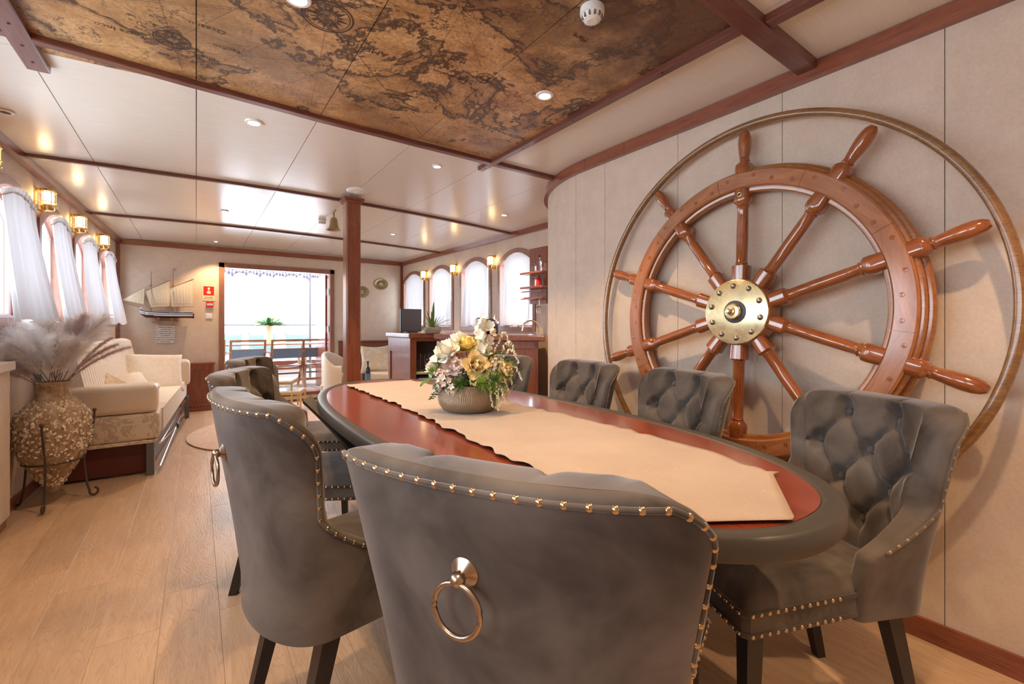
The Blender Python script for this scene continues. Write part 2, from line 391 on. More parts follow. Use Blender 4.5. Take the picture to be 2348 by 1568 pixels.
sm = MB(); screws(sm, [(-.53, y, zc(-.53)-.0275) for y in (1.9, 2.27, 2.42, 2.55)]); obj('screw', sm, LEGM, b3)
# old map printed on the ceiling
def mapm():
    m = mat('antique_map_print', (.3, .17, .07), .34, spec=.5); t = NT(m); co = t.coord()
    big = t.noise(co, 1.3, 3, .6, .4); mid = t.noise(co, 5, 6, .7); fine = t.noise(co, 70, 4, .75); coast = t.noise(co, 1.9, 8, .66, .3); c2 = t.noise(t.coord((1, 1, 1), rot=(0, 0, 1)), 6.5, 6, .65, .3)
    base = t.ramp(mid, [(.3, (.34, .165, .060)), (.5, (.60, .345, .145)), (.7, (.78, .50, .25))])
    base = t.mix(t.ramp(big, [(.36, (.55,)*3), (.52, (0,)*3)]), base, (.13, .065, .030), 'MIX')
    base = t.mix(t.ramp(fine, [(.35, (.50,)*3), (.6, (0,)*3)]), base, (.16, .080, .035))
    d = t.math('ABSOLUTE', t.math('SUBTRACT', coast, .53)); line = t.ramp(d, [(.0, (.85,)*3), (.009, (.85,)*3), (.018, (0,)*3)])
    land = t.ramp(t.math('SUBTRACT', coast, .53), [(.0, (0,)*3), (.004, (.62,)*3), (.05, (.18,)*3), (.09, (0,)*3)])
    d2 = t.math('ABSOLUTE', t.math('SUBTRACT', c2, .60)); l2 = t.ramp(d2, [(0, (.85,)*3), (.006, (.7,)*3), (.013, (0,)*3)])
    hill = t.ramp(t.noise(co, 28, 3, .8, 2), [(.60, (0,)*3), (.66, (.75,)*3)]); hm = t.ramp(c2, [(.56, (0,)*3), (.62, (1,)*3)])
    c = t.mix(land, base, (.10, .052, .030)); c = t.mix(line, c, (.045, .026, .020)); c = t.mix(l2, c, (.06, .033, .022))
    c = t.mix(t.math('MULTIPLY', hill, hm), c, (.06, .033, .022))
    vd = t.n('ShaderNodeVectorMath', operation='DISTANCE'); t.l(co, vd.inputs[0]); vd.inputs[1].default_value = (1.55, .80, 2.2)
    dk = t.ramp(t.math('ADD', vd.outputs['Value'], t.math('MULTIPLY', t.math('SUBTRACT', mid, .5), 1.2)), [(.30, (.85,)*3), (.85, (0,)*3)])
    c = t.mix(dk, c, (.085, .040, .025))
    t.color(c)
    wr = t.noise(t.coord((1, 5, 1), rot=(0, 0, .5)), 5, 2, .5, .5); t.bump(t.math('ADD', t.math('MULTIPLY', fine, .15), t.ramp(wr, [(.66, (0,)*3), (.70, (1,)*3)])), .12, .004)
    return m
MAPM = mapm()
mp = thing('ceiling_map', 'brown antique world map print with compass roses covering the ceiling above the dining table', 'map')
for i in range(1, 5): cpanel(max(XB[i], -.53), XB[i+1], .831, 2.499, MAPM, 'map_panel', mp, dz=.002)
def rose(cx, cy, R, parent):
    mb = MB(); z = lambda x: zc(x)-.0026
    def ring(r0, r1, n=48): 
        for i in range(n):
            a, b = 2*pi*i/n, 2*pi*(i+1)/n
            q = [(cx+r*cos(t), cy+r*sin(t)) for r, t in ((r0, a), (r1, a), (r1, b), (r0, b))]
            mb.add([(x, y, z(x)) for x, y in q], [(0, 1, 2, 3)])
    ring(R*.92, R); ring(R*.82, R*.86); ring(R*.36, R*.42); ring(R*.28, R*.31)
    for i in range(16):
        a = 2*pi*i/16; r = R*(.84 if i % 2 == 0 else .72); w = .17 if i % 2 == 0 else .10
        q = [(cx+r*cos(a), cy+r*sin(a)), (cx+R*.44*cos(a+w*1.3), cy+R*.44*sin(a+w*1.3)), (cx+R*.44*cos(a-w*1.3), cy+R*.44*sin(a-w*1.3))]
        mb.add([(x, y, z(x)) for x, y in q], [(0, 1, 2)])
    obj('compass_rose', mb, MAPINK, parent)
def onceil(x, y):
    # point on the cambered ceiling under a pixel of the 2348x1568 frame (used once, to survey fixed points)
    a, b = (x-1174)/1035, (747-y)/1035; c, s = cos(YAW), sin(YAW); rx, ry = a*c+s, -a*s+c; Z = 2.2
    for _ in range(4): t = (Z-EYE)/b; Z = zc(rx*t)
    return rx*t, ry*t
roses = [(752, 38, .088), (395, 91, .060), (1112, 178, .042)]
rc = []
for x, y, R in roses:
    X, Y = onceil(x, y); rc.append((X, Y)); rose(X, Y, R, mp)
ml = MB()
def mline(x0, y0, x1, y1, w=.0016):
    n = 10; d = Vector((x1-x0, y1-y0)); L = d.length
    if L < .01: return
    p = Vector((-d.y, d.x))/L*w/2
    for i in range(n):
        q = []
        for k, sgn in ((i, 1), (i, -1), (i+1, -1), (i+1, 1)):
            x = x0+d.x*k/n+p.x*sgn; y = y0+d.y*k/n+p.y*sgn; q.append((x, y, zc(x)-.0024))
        ml.add(q, [(0, 1, 2, 3)])
def clipline(cx, cy, a):
    tmax = 9
    dx, dy = cos(a), sin(a)
    for v, d, lo, hi in ((cx, dx, -.49, 1.59), (cy, dy, .87, 2.42)):
        if d > 1e-6: tmax = min(tmax, (hi-v)/d)
        elif d < -1e-6: tmax = min(tmax, (lo-v)/d)
    return cx+dx*tmax, cy+dy*tmax
for X, Y in rc+[onceil(920, 250), onceil(1010, 70)]:
    for k in range(10):
        a = 2*pi*k/10+.2; x1, y1 = clipline(X, Y, a); r = .09; mline(X+r*cos(a), Y+r*sin(a), x1, y1, .0011)
a0, a1 = onceil(1090, 125), onceil(945, 262)
for k in range(60): 
    t = k/60; x = a0[0]+(a1[0]-a0[0])*t; y = a0[1]+(a1[1]-a0[1])*t; mline(x, y, x+(a1[0]-a0[0])/130, y+(a1[1]-a0[1])/130, .004)
obj('rhumb_line', ml, MAPINK, mp)['kind'] = 'stuff'
for body, px_, py_, sz, r in [('AMERICA', 835, 108, .045, 2.75), ('Tropicus Cancri', 1040, 175, .030, 2.82), ('Atlantico', 915, 212, .034, 2.75), ('Mare', 1330, 85, .034, 2.5), ('Oceanus', 470, 60, .036, 2.9), ('Terra Incognita', 250, 60, .034, 2.9), ('Pacifico', 520, 110, .03, 2.9), ('Ilha', 478, 132, .034, 2.9)]:
    X, Y = onceil(px_, py_)
    text(body, sz, MAPINK, mp, T(X, Y, zc(X)-.0032) @ RZ(.06*(r-2.8)) @ RY(pi), 'map_lettering', .0002)
# ---- walls
def seg_wall(name, P0, P1, outw, H, wins, m, th=.14, extra=.05):
    """wall of vertical segments; wins = [(u0,u1,zsill,zspring,zpeak)] ; outw=+1 when outward is to the right of P0->P1"""
    P0 = Vector((*P0, 0)); P1 = Vector((*P1, 0)); L = (P1-P0).length; u = (P1-P0)/L; w = Vector((u.y, -u.x, 0))*outw
    M = Matrix(((u.x, w.x, 0, P0.x), (u.y, w.y, 0, P0.y), (0, 0, 1, 0), (0, 0, 0, 1)))
    mb = MB(); cuts = sorted(set([0, L]+[c for x in wins for c in (x[0], x[1])]))
    def col(a, b, za0, zb0, z1): # prism between u=a..b
        v = [(a, 0, za0), (b, 0, zb0), (b, 0, z1), (a, 0, z1)]; v += [(x, th, z) for x, y, z in v]
        mb.add(v, [(3, 2, 1, 0), (4, 5, 6, 7), (0, 1, 5, 4), (1, 2, 6, 5), (2, 3, 7, 6), (3, 0, 4, 7)], M)
    for a, b in zip(cuts, cuts[1:]):
        win = [x for x in wins if x[0]-1e-6 <= a and b <= x[1]+1e-6]
        if not win: col(a, b, 0, 0, H)
        else:
            x0, x1, zs, zr, zp = win[0]
            if zs > 0: v = None; col(a, b, 0, 0, zs)
            n = 12 if zp > zr else 1
            for i in range(n):
                s0, s1 = i/n, (i+1)/n; f = lambda s_: zr+(zp-zr)*sqrt(max(0, 1-(2*s_-1)**2))**1.0 if zp > zr else zr
                f = lambda s_: zr+(zp-zr)*(1-(2*s_-1)**2)
                col(a+(b-a)*s0, a+(b-a)*s1, f(s0), f(s1), H)
    return struct(obj(name, mb, m)), M
WN = [0]
def window(M, x0, x1, zs, zr, zp, detail=True, glassy=True):
    WN[0] += 1
    mb = MB(); n = 14; fw = .045
    def outline(o):  # inset by o from the wall hole outline
        pts = [(x0+o, zs+o)]
        for i in range(n+1):
            s_ = i/n; x = x0+o+(x1-x0-2*o)*s_; pts.append((x, zr+(zp-zr)*(1-(2*s_-1)**2)-o))
        pts.append((x1-o, zs+o)); return pts
    A = outline(-.004); B = outline(fw); k = len(A)
    def ringf(P, Q, wa, wb):
        v = [(x, wa, z) for x, z in P]+[(x, wb, z) for x, z in Q]
        mb.add(v, [(i, (i+1) % k, k+(i+1) % k, k+i) for i in range(k)], M)
    ringf(A, A, .002, -.014); ringf(A, B, -.014, -.014); ringf(B, B, -.014, .13); ringf(B, A, .13, .13)
    w = struct(obj('window_%d' % WN[0], mb, FX, smooth=40))
    g = MB(); C = outline(fw+.002); g.add([(x, .11, z) for x, z in C], [tuple(range(k))], M); obj('pane', g, GLASS, w)
    s_ = MB(); s_.box(x0+.05, x1-.05, -.020, .12, zs+.046, zs+.062, M); obj('window_sill', s_, WY, w)
    f = MB()
    D = outline(fw+.001); E_ = outline(fw+.035)
    mbb = mb; 
    v = [(x, .09, z) for x, z in D]+[(x, .09, z) for x, z in E_]+[(x, .108, z) for x, z in E_]
    f.add(v, [(i, (i+1) % k, k+(i+1) % k, k+i) for i in range(k)]+[(k+i, k+(i+1) % k, 2*k+(i+1) % k, 2*k+i) for i in range(k)], M); obj('sash', f, WHITE, w)
    return w
HL = 2.2
Ya, Yb = -1.6, 7.25
Lw = sqrt((Yb-Ya)**2+(LX(Yb)-LX(Ya))**2); kL = Lw/(Yb-Ya)
lw = [(a, b) for a, b in ((-.3, .5), (.65, 1.45), (1.6, 2.4), (2.55, 3.33), (3.50, 4.30), (4.39, 5.13), (5.28, 6.11), (6.21, 7.02))]
lwin = [((a-Ya)*kL, (b-Ya)*kL, 1.10, 1.84, 1.975) for a, b in lw]
wl, ML = seg_wall('wall_left', (LX(Ya), Ya), (LX(Yb), Yb), -1, HL, lwin, WALLP)
for x in lwin: window(ML, *x)
Yc = 3.0
rw = [(3.772, 4.456), (4.606, 5.332), (5.521, 6.258), (6.39, 7.19)]
Lr = sqrt((Yb-Yc)**2+(RXW(Yb)-RXW(Yc))**2); kR = Lr/(Yb-Yc)
rwin = [((a-Yc)*kR, (b-Yc)*kR, 1.045, 1.84, 1.965) for a, b in rw]
wr_, MR = seg_wall('wall_right', (RXW(Yc), Yc), (RXW(Yb), Yb), 1, HL, rwin, WALLP)
for x in rwin: window(MR, *x)
# far wall with the doorway
wf, MF = seg_wall('wall_far', (LX(Yb)-.15, Yb), (RXW(Yb)+.15, Yb), -1, HL, [(.25-(LX(Yb)-.15), 1.735-(LX(Yb)-.15), .0, 1.955, 1.955)], WALLP, .10)
# rear wall behind the camera
rb = MB().box(-1.3, 2.4, -1.75, -1.6, 0, 2.25); struct(obj('wall_rear', rb, WALLP))
# wall with the ship's wheel : backing, panels
AC = (3.20, 2.15); AR = 1.10
def wpath(s):  # arc length from Y=-1.5
    y = -1.5+s
    if y <= 2.15: return (2.10, y), 0
    a = (y-2.15)/AR; return (AC[0]-AR*cos(a), AC[1]+AR*sin(a)), a
SE = 3.65+AR*radians(77)
def ribbon(s0, s1, off0, off1, z0, z1, n):
    mb = MB(); v = []
    for i in range(n+1):
        (x, y), a = wpath(s0+(s1-s0)*i/n); nx, ny = cos(a), -sin(a)
        for o in (off0, off1):
            for z in (z0, z1): v.append((x+nx*o, y+ny*o, z))
    f = []
    for i in range(n):
        b = i*4; c = b+4
        f += [(b, c, c+1, b+1), (b+2, b+3, c+3, c+2), (b, b+2, c+2, c), (b+1, c+1, c+3, b+3)]
    f += [(0, 1, 3, 2), (n*4, n*4+2, n*4+3, n*4+1)]
    return mb.add(v, f)
ww = struct(obj('wall_wheel_side', ribbon(0, SE, .012, .10, 0, HL, 40), DARKGAP, smooth=30))
seams = [0, .871, 1.394, 1.917, 2.44, 2.963, 3.486, 3.756, 4.03, 4.3, 4.57, 4.84, SE]
for a, b in zip(seams, seams[1:]): obj('wall_panel', ribbon(a+.0012, b-.0012, 0, .0115, 0, HL, 1 if b < 3.6 else 5), WALLP, ww, smooth=30)
for a, b in ((0, 3.30), (3.302, 3.63), (3.632, SE)): trim(ribbon(a, b, -.034, -.0005, 2.118, 2.182, 1 if b < 3.4 else 3 if b < 3.7 else 16), WY, 30)
mb = ribbon(0, SE, -.014, -.0005, 0, .075, 36); struct(obj('baseboard_wheel_side', mb, WY, smooth=30))
# crowns
def crown(P, Q, side, z0=2.098, h=.062, w=.034):
    P = Vector(P); Q = Vector(Q); d = (Q-P).normalized(); n = Vector((d.y, -d.x))*side
    poly = [P, Q, Q+n*w, P+n*w]; return MB().prism([(p.x, p.y) for p in poly], z0, z0+h)
trim(crown((LX(Ya), Ya), (LX(Yb), Yb), 1, 2.105, .055, .05), WY)
trim(crown((RXW(3.2), 3.2), (RXW(Yb), Yb), -1, 2.095), WY)
trim(crown((LX(Yb)+.05, Yb), (RXW(Yb)-.035, Yb), 1), WX)
mb = MB().box(LX(Yb), LX(Yb)+.035, Yb-.05, Yb, 0, 2.10); trim(mb, WZ)
mb = MB().box(RXW(Yb)-.035, RXW(Yb), Yb-.04, Yb, 0, 2.10); trim(mb, WZ)
struct(obj('baseboard_far', MB().box(-.05, .25, Yb-.012, Yb, 0, .06), WX))
struct(obj('baseboard_left', crown((LX(-1.5), -1.5), (LX(7.2), 7.2), 1, 0, .07, .012), WY))
# door: frame, leaf folded open, hinges, step
dr = MB()
for x0, x1, z0, z1 in ((.25, .315, .0, 1.955), (1.67, 1.735, .0, 1.955), (.25, 1.735, 1.89, 1.955)): dr.box(x0, x1, Yb-.022, Yb+.10, z0, z1)
door = struct(obj('door_1', dr, FX, bevel=.004))
obj('door_leaf', MB().box(1.628, 1.665, Yb+.10, Yb+.78, .14, 1.885), WZ, door, bevel=.003)
for z in (.55, 1.05, 1.62):
    hb = MB().box(1.652, 1.669, Yb+.0, Yb+.055, z-.045, z+.045); hb.tube([(1.655, Yb+.03, z-.05), (1.655, Yb+.03, z+.05)], .008, 8); obj('hinge', hb, CHROME, door)
obj('threshold', MB().box(.25, 1.735, Yb-.06, Yb+.16, .08, .132), WX, door, bevel=.004)
obj('step_riser', MB().box(.25, 1.735, Yb-.045, Yb, .03, .08), WALLP, door)
obj('kick_board', MB().box(.25, 1.735, Yb-.052, Yb, 0, .03), WX, door)
for (M_, wn) in ((ML, lwin), (MR, rwin)):
    for x0, x1, zs, zr, zp in wn:
        if True:
            c = M_ @ Vector(((x0+x1)/2, .18, (zs+zp)/2)); w = M_.to_3x3() @ Vector((0, -1, 0))
            q = w.to_track_quat('-Z', 'Y').to_euler(); portal(c, q, x1-x0, zp-zs)
portal((1.0, Yb+.2, 1.05), (-pi/2, 0, 0), 1.5, 1.9)
# ================================================================ LAMPS
def lantern(label, M, group):
    """brass bulkhead lantern, local: x along the wall, -y into the room, z up"""
    t = thing('wall_lantern', label, 'wall lamp', group=group, mtx=M)
    b = MB().box(-.024, .024, -.008, 0, -.085, .075); b.box(-.02, .02, -.012, -.008, -.08, .07); obj('back_plate', b, BRASSL, t, bevel=.002)
    a = MB().tube([(0, -.008, -.075), (0, -.03, -.082), (0, -.062, -.078)], .007, 8); obj('bracket', a, BRASSL, t, smooth=40); a = MB().tube([(0, -.008, .06), (0, -.03, .066), (0, -.062, .062)], .006, 8); obj('bracket', a, BRASSL, t, smooth=40)
    C = T(0, -.062, 0)
    c = MB(); c2 = MB(); c.lathe([(.001, .064), (.036, .064), (.041, .058), (.041, .050), (.036, .048), (.001, .048)], 20, C); c2.lathe([(.001, -.082), (.026, -.08), (.034, -.070), (.036, -.040), (.030, -.036), (.001, -.036)], 20, C); obj('cap', c, BRASSL, t, smooth=40); obj('lamp_base', c2, BRASSL, t, smooth=40)
    g = MB().lathe([(.030, -.036), (.030, .048)], 20, C); obj('glass', g, GLOW, t, smooth=40)
    k = MB()
    for z in (-.052, -.022, .044): k.tube([(.043*cos(a), -.062+.043*sin(a), z) for a in [2*pi*i/20 for i in range(20)]], .003, 6, True)
    for i in range(5):
        a = -pi/2+(i-2)*pi/3.2; k.tube([(.042*cos(a), -.062+.042*sin(a), -.058), (.042*cos(a), -.062+.042*sin(a), .056)], .0025, 6)
    obj('cage', k, BRASSL, t, smooth=40)
    return t
def wallframe(M, u, z, flip):
    p = M @ Vector((u, -.001, z)); R = M.to_3x3(); x = R @ Vector((1, 0, 0)); w = R @ Vector((0, 1, 0))
    if flip: x = -x
    return Matrix(((x.x, w.x, 0, p.x), (x.y, w.y, 0, p.y), (0, 0, 1, z), (0, 0, 0, 1)))
for y, l in ((3.40, 'brass caged wall lantern at the left edge, nearest on the window wall'), (4.345, 'largest fully visible lit brass lantern on the left window wall'), (5.205, 'lit brass lantern between the middle two left windows'), (6.16, 'lit brass lantern beside the farthest left window')):
    lantern(l, wallframe(ML, (y-Ya)*kL, 1.965, False), 'brass lanterns on the left wall')
for y, l in ((4.53, 'lit brass lantern nearest on the right window wall'), (5.43, 'lit brass lantern second nearest on the right window wall'), (6.32, 'lit brass lantern farthest on the right window wall')):
    lantern(l, wallframe(MR, (y-Yc)*kR, 1.865, True), 'brass lanterns on the right wall')
def downlight(x, y, label, on=True, r=.040, power=None):
    z = zc(x)-.003
    t = thing('downlight', label, 'ceiling light', (x, y, z), group='recessed downlights')
    b = MB().lathe([(r*.62, -.001), (r*.66, -.006), (r*.92, -.005), (r, 0), (r*.98, .0025), (r*.62, .0025)], 28, cap=False); obj('bezel', b, WHITES if on else WHITE, t, smooth=40)
    e = MB().lathe([(.0001, -.0022), (r*.63, -.0018)], 24, cap=False); obj('lens', e, SPOTG if on else BLACKM, t)
    if on:
        l = bpy.data.lights.new('downlight_beam', 'SPOT'); l.energy = power or SPOT_W; l.color = WARM; l.spot_size = radians(100); l.spot_blend = .45; l.shadow_soft_size = .022
        o = bpy.data.objects.new('downlight_beam', l); COL.objects.link(o); o.location = (x, y, z-.012)
DL = [(1249, 217, 'lit downlight set in the map print near the right moulding', .043), (582, 279, 'lit downlight on the white ceiling left of centre', .043), (1002, 380, 'lit downlight on the white ceiling between map corner and pillar', .036),
      (1156, 492, 'small lit downlight near the curved wall end', .034), (901, 536, 'small lit downlight right of the wooden pillar', .034), (515, 483, 'small lit downlight left of the door reflection', .034), (495, 553, 'tiny lit downlight just above the doorway', .03)]
for x, y, l, r in DL:
    X, Y = onceil(x, y); downlight(X, Y, l, True, r)
X, Y = onceil(683, -6); downlight(X, Y, 'white rimmed downlight cut by the top edge of the photo', True, .043)
X, Y = onceil(11, 254); downlight(X, Y, 'unlit dark eyeball fitting at the left edge of the ceiling', False, .035)
for X, Y, l in ((1.30, .10, 'downlight behind the camera, nearest to the wheel wall'), (.10, .10, 'downlight directly above the camera'), (-.2, -1.0, 'rearmost downlight on the window side'), (1.3, -1.0, 'rearmost downlight on the wheel side')): downlight(X, Y, l, True, .043)
# smoke detectors, speaker disc, bell
def smoke(x, y, label, s=1.0):
    X, Y = onceil(x, y); t = thing('smoke_detector', label, 'smoke detector', (X, Y, zc(X)-.002))
    b = MB().lathe([(.001, 0), (.052*s, 0), (.053*s, -.022*s), (.050*s, -.030*s), (.001, -.030*s)], 32); obj('base', b, WHITE, t, smooth=35)
    c = MB().lathe([(.046*s, -.030*s), (.043*s, -.042*s), (.036*s, -.052*s), (.024*s, -.056*s), (.0225*s, -.0575*s), (.001, -.0575*s)], 32); obj('sensor_head', c, WHITE, t, smooth=35)
    v = MB()
    for i in range(12):
        a = 2*pi*i/12; v.box(-.004*s, .004*s, .036*s, .0455*s, -.050*s, -.033*s, RZ(a))
    obj('vent_slot', v, mat('vent_grey', (.18, .17, .17), .6), t)
smoke(1358, 18, 'white smoke detector on the map print', .80); smoke(739, 504, 'grey white smoke detector hanging left of the brass bell', .72)
X, Y = onceil(821, 437); t = thing('ceiling_disc', 'flat white round disc on the ceiling behind the pillar top', 'ceiling speaker', (X, Y, zc(X)))
obj('rim', MB().lathe([(.001, -.018), (.055, -.016), (.088, -.006), (.092, 0)], 32), WHITE, t, smooth=60); obj('disc_centre', MB().lathe([(.001, -.024), (.035, -.023), (.045, -.016)], 24), WHITE, t, smooth=60)
# ================================================================ PILLAR
t = thing('pillar', 'square varnished mahogany post standing behind the table', 'pillar', (1.085, 3.93, 0))
obj('post', MB().box(-.06, .06, -.06, .06, 0, 2.16), WZ, t, bevel=.012)
cp = MB().box(-.085, .085, -.085, .085, 2.155, 2.175); cp.box(-.072, .072, -.072, .072, 2.135, 2.155); obj('capital', cp, WX, t, bevel=.004)
t = thing('ship_bell', 'small brass bell hanging at the left side of the pillar top', 'bell', (1.035, 4.33, 2.04))
bl = MB().lathe([(.001, .055), (.022, .05), (.032, .03), (.036, -.02), (.045, -.045), (.066, -.062), (.063, -.062), (.042, -.045), (.030, .02), (.001, .045)], 28); obj('bell_body', bl, BRASSD, t, smooth=50)
obj('hanger', MB().tube([(0, 0, .05), (0, .01, .10), (.02, 0, .13)], .008, 8), BRASSD, t, smooth=50)
# ================================================================ SHIP'S WHEEL
HUB = Vector((2.0, 1.072, EYE+.060)); r_ = Vector((-.036, -1, 0)).normalized(); u_ = Vector((.047, 0, 1)).normalized(); n_ = r_.cross(u_).normalized(); u_ = n_.cross(r_)
MW = Matrix(((r_.x, u_.x, n_.x, HUB.x), (r_.y, u_.y, n_.y, HUB.y), (r_.z, u_.z, n_.z, HUB.z), (0, 0, 0, 1)))
wt = thing('ship_helm', 'huge ten-spoke varnished wooden ship wheel with brass hub leaning on the wall', 'ship wheel', mtx=MW)
def ringmesh(r0, r1, z0, z1, n=96, ch=.006):
    return MB().sweep([(cos(2*pi*i/n), sin(2*pi*i/n), 0) for i in range(n)], [(0, 0)], True)
def ring_lathe(prof, n=120): # closed profile revolve
    mb = MB(); k = len(prof); v = []; f = []
    for i in range(n):
        a = 2*pi*i/n
        for r, z in prof: v.append((r*cos(a), r*sin(a), z))
    for i in range(n):
        for q in range(k): j = (i+1) % n; p = (q+1) % k; f.append((i*k+q, j*k+q, j*k+p, i*k+p))
    return mb.add(v, f)
def rr_prof(r0, r1, z0, z1, c): return [(r0+c, z0), (r1-c, z0), (r1, z0+c), (r1, z1-c), (r1-c*.4, z1-c*.3), (r1-c, z1), (r0+c, z1), (r0+c*.4, z1-c*.3), (r0, z1-c), (r0, z0+c)]
obj('back_rim', ring_lathe(rr_prof(.545, .655, -.045, -.018, .008)), WHEELL, wt, smooth=50)
obj('middle_rim', ring_lathe(rr_prof(.535, .640, -.018, .012, .006)), WHEELL, wt, smooth=50)
# front felloe plate in ten segments
fmb = MB(); n = 14; pf = [(.556, .010), (.553, .024), (.560, .031), (.620, .033), (.627, .026), (.627, .010)]; q = len(pf); v = []; f = []
for i in range(n+1):
    a = pi/2-pi/10+.0012+(pi/5-.0024)*i/n
    for r, z in pf: v.append((r*cos(a), r*sin(a), z))
for i in range(n):
    for j in range(q): p = (j+1) % q; f.append((i*q+j, (i+1)*q+j, (i+1)*q+p, i*q+p))
f += [tuple(range(q)), tuple(range(n*q+q-1, n*q-1, -1))]; fmb.add(v, f); fme = fmb.mesh('felloe', WHEELR, 40)
for k in range(10): link('felloe', fme, wt, mtx=RZ(2*pi*(k+.78)/10))
pme = MB().lathe([(.0085, 0), (.008, .0012), (.0001, .0014)], 12).mesh('wooden_peg', WHEELW)
for k in range(10):
    for d in (-.34, -.12, .12, .34):
        a = 2*pi*(k+.5+d)/10+pi/2; r = .59+(.012 if abs(d) > .2 else -.008); link('wooden_peg', pme, wt, mtx=T(r*cos(a), r*sin(a), .0325))
def oct8(r, z): # square with chamfer
    c = r*.30; return [(r-c, -r), (r, -r+c), (r, r-c), (r-c, r), (-r+c, r), (-r, r-c), (-r, -r+c), (-r+c, -r)]
def spoke():
    mb = MB()
    prof = [(.125, .030, 1), (.185, .033, 1), (.208, .034, 1), (.217, .024, 0), (.222, .0265, 0), (.226, .0235, 0), (.33, .0245, 0), (.42, .0235, 0), (.470, .0225, 0), (.476, .0265, 0), (.481, .024, 0), (.497, .033, 1), (.515, .034, 1), (.556, .030, 1)]
    rings = []
    for r, w, sq in prof:
        for i in range(16):
            a = 2*pi*(i+.5)/16
            if sq: x, y = cos(a), sin(a); m_ = max(abs(x), abs(y)); l = min(1/m_, 1.18); x, y = x*l*w, y*l*w
            else: x, y = cos(a)*w, sin(a)*w
            mb.v.append((x, r, y))
    for j in range(len(prof)-1):
        for i in range(16): mb.f.append((j*16+i, j*16+(i+1) % 16, (j+1)*16+(i+1) % 16, (j+1)*16+i)); mb.mi.append(0)
    mb.f += [tuple(range(16)), tuple(range(len(prof)*16-16, len(prof)*16))]; mb.mi += [0, 0]; return mb
def handle():
    mb = MB(); prof = [(.600, .030, 1), (.655, .032, 1), (.668, .030, 1), (.680, .021, 0), (.686, .0235, 0), (.691, .020, 0), (.705, .0215, 0), (.735, .0255, 0), (.765, .028, 0), (.79, .0265, 0), (.81, .021, 0), (.822, .012, 0)]
    for r, w, sq in prof:
        for i in range(16):
            a = 2*pi*(i+.5)/16
            if sq: x, y = cos(a), sin(a); l = min(1/max(abs(x), abs(y)), 1.18); x, y = x*l*w, y*l*w
            else: x, y = cos(a)*w, sin(a)*w
            mb.v.append((x, r, y))
    for j in range(len(prof)-1):
        for i in range(16): mb.f.append((j*16+i, j*16+(i+1) % 16, (j+1)*16+(i+1) % 16, (j+1)*16+i)); mb.mi.append(0)
    mb.f += [tuple(range(16)), tuple(range(len(prof)*16-16, len(prof)*16))]; mb.mi += [0, 0]; return mb
WHZ = wood('wheel_spoke_wood', (.40, .125, .036), (.19, .045, .014), 'Y', .14, .9)
sme = spoke().mesh('spoke', WHZ, 45); hme = handle().mesh('handle', WHZ, 45)
for k in range(10):
    R = RZ(-radians(36*k)); link('spoke', sme, wt, mtx=R); link('handle', hme, wt, mtx=R)
obj('outer_ring', ring_lathe([(.846+.0165*cos(2*pi*i/12), .0165*sin(2*pi*i/12)) for i in range(12)], 140), RINGW, wt, smooth=60)
obj('hub_block', MB().lathe([(.001, -.05), (.145, -.05), (.150, -.04), (.150, .028), (.145, .034), (.001, .034)], 48), WHEELW, wt, smooth=40)
obj('hub_plate', MB().lathe([(.001, .033), (.142, .033), (.1455, .036), (.144, .042), (.141, .0435), (.001, .0435)], 64), BRASS, wt, smooth=30)
for k in range(10):
    a = 2*pi*k/10+pi/2+.09; b = MB().lathe([(.0125, .0435), (.0125, .046), (.009, .052), (.001, .054)], 14); link('bolt', b.mesh('bolt', STEEL, 50), wt, mtx=T(.116*cos(a), .116*sin(a), 0))
obj('hub_collar', MB().lathe([(.001, .0436), (.048, .0436), (.050, .047), (.040, .050), (.001, .050)], 40), mat('dark_grey_collar', (.06, .065, .08), .4), wt, smooth=30)
obj('hub_cap', MB().lathe([(.001, .05), (.036, .05), (.037, .062), (.031, .068), (.018, .070), (.016, .078), (.011, .080), (.011, .098), (.007, .102), (.001, .102)], 36), BRASS, wt, smooth=30)
obj('axle', MB().lathe([(.001, -.105), (.03, -.105), (.03, -.049), (.001, -.049)], 20), BRASSD, wt, smooth=30)
hb = MB().lathe([(.0115, .0345), (.009, .0352), (.006, .0345)], 16, T(0, .528, 0), False); obj('bushing', hb, BRASSD, wt); obj('bushing_hole', MB().lathe([(.0001, .0343), (.0085, .0343)], 14, T(0, .528, 0), False), BLACKM, wt)
# ================================================================ DINING TABLE
TC = Vector((.905, 1.585)); TA, TB, TN, TH = .492, 1.265, 2.35, .76
def sell(a, off=0, dz=0):
    c_, s_ = cos(a), sin(a); x = (abs(c_)**(2/TN))*(1 if c_ > 0 else -1)*(TA+off); y = (abs(s_)**(2/TN))*(1 if s_ > 0 else -1)*(TB+off); return (TC.x+x, TC.y+y)
NT_ = 120
ang = [2*pi*i/NT_ for i in range(NT_)]
tb = thing('dining_table', 'long oval dining table with red mahogany top and dark edge band', 'table')
def shell_ring(prof): # prof list (offset,z) closed
    mb = MB(); k = len(prof)
    for a in ang:
        for o, z in prof: x, y = sell(a, o); mb.v.append((x, y, z))
    for i in range(NT_):
        for q in range(k): j = (i+1) % NT_; p = (q+1) % k; mb.f.append((i*k+q, j*k+q, j*k+p, i*k+p)); mb.mi.append(0)
    return mb
obj('edge_band', shell_ring([(-.044, TH-.042), (-.002, TH-.042), (0, TH-.039), (0, TH-.006), (-.004, TH-.001), (-.009, TH), (-.036, TH), (-.040, TH-.002), (-.044, TH-.006)]), RIMM, tb, smooth=40)
mb = MB(); pts = [sell(a, -.0435) for a in ang]; mb.prism(pts, TH-.04, TH-.0035); obj('tabletop', mb, TABLER, tb)
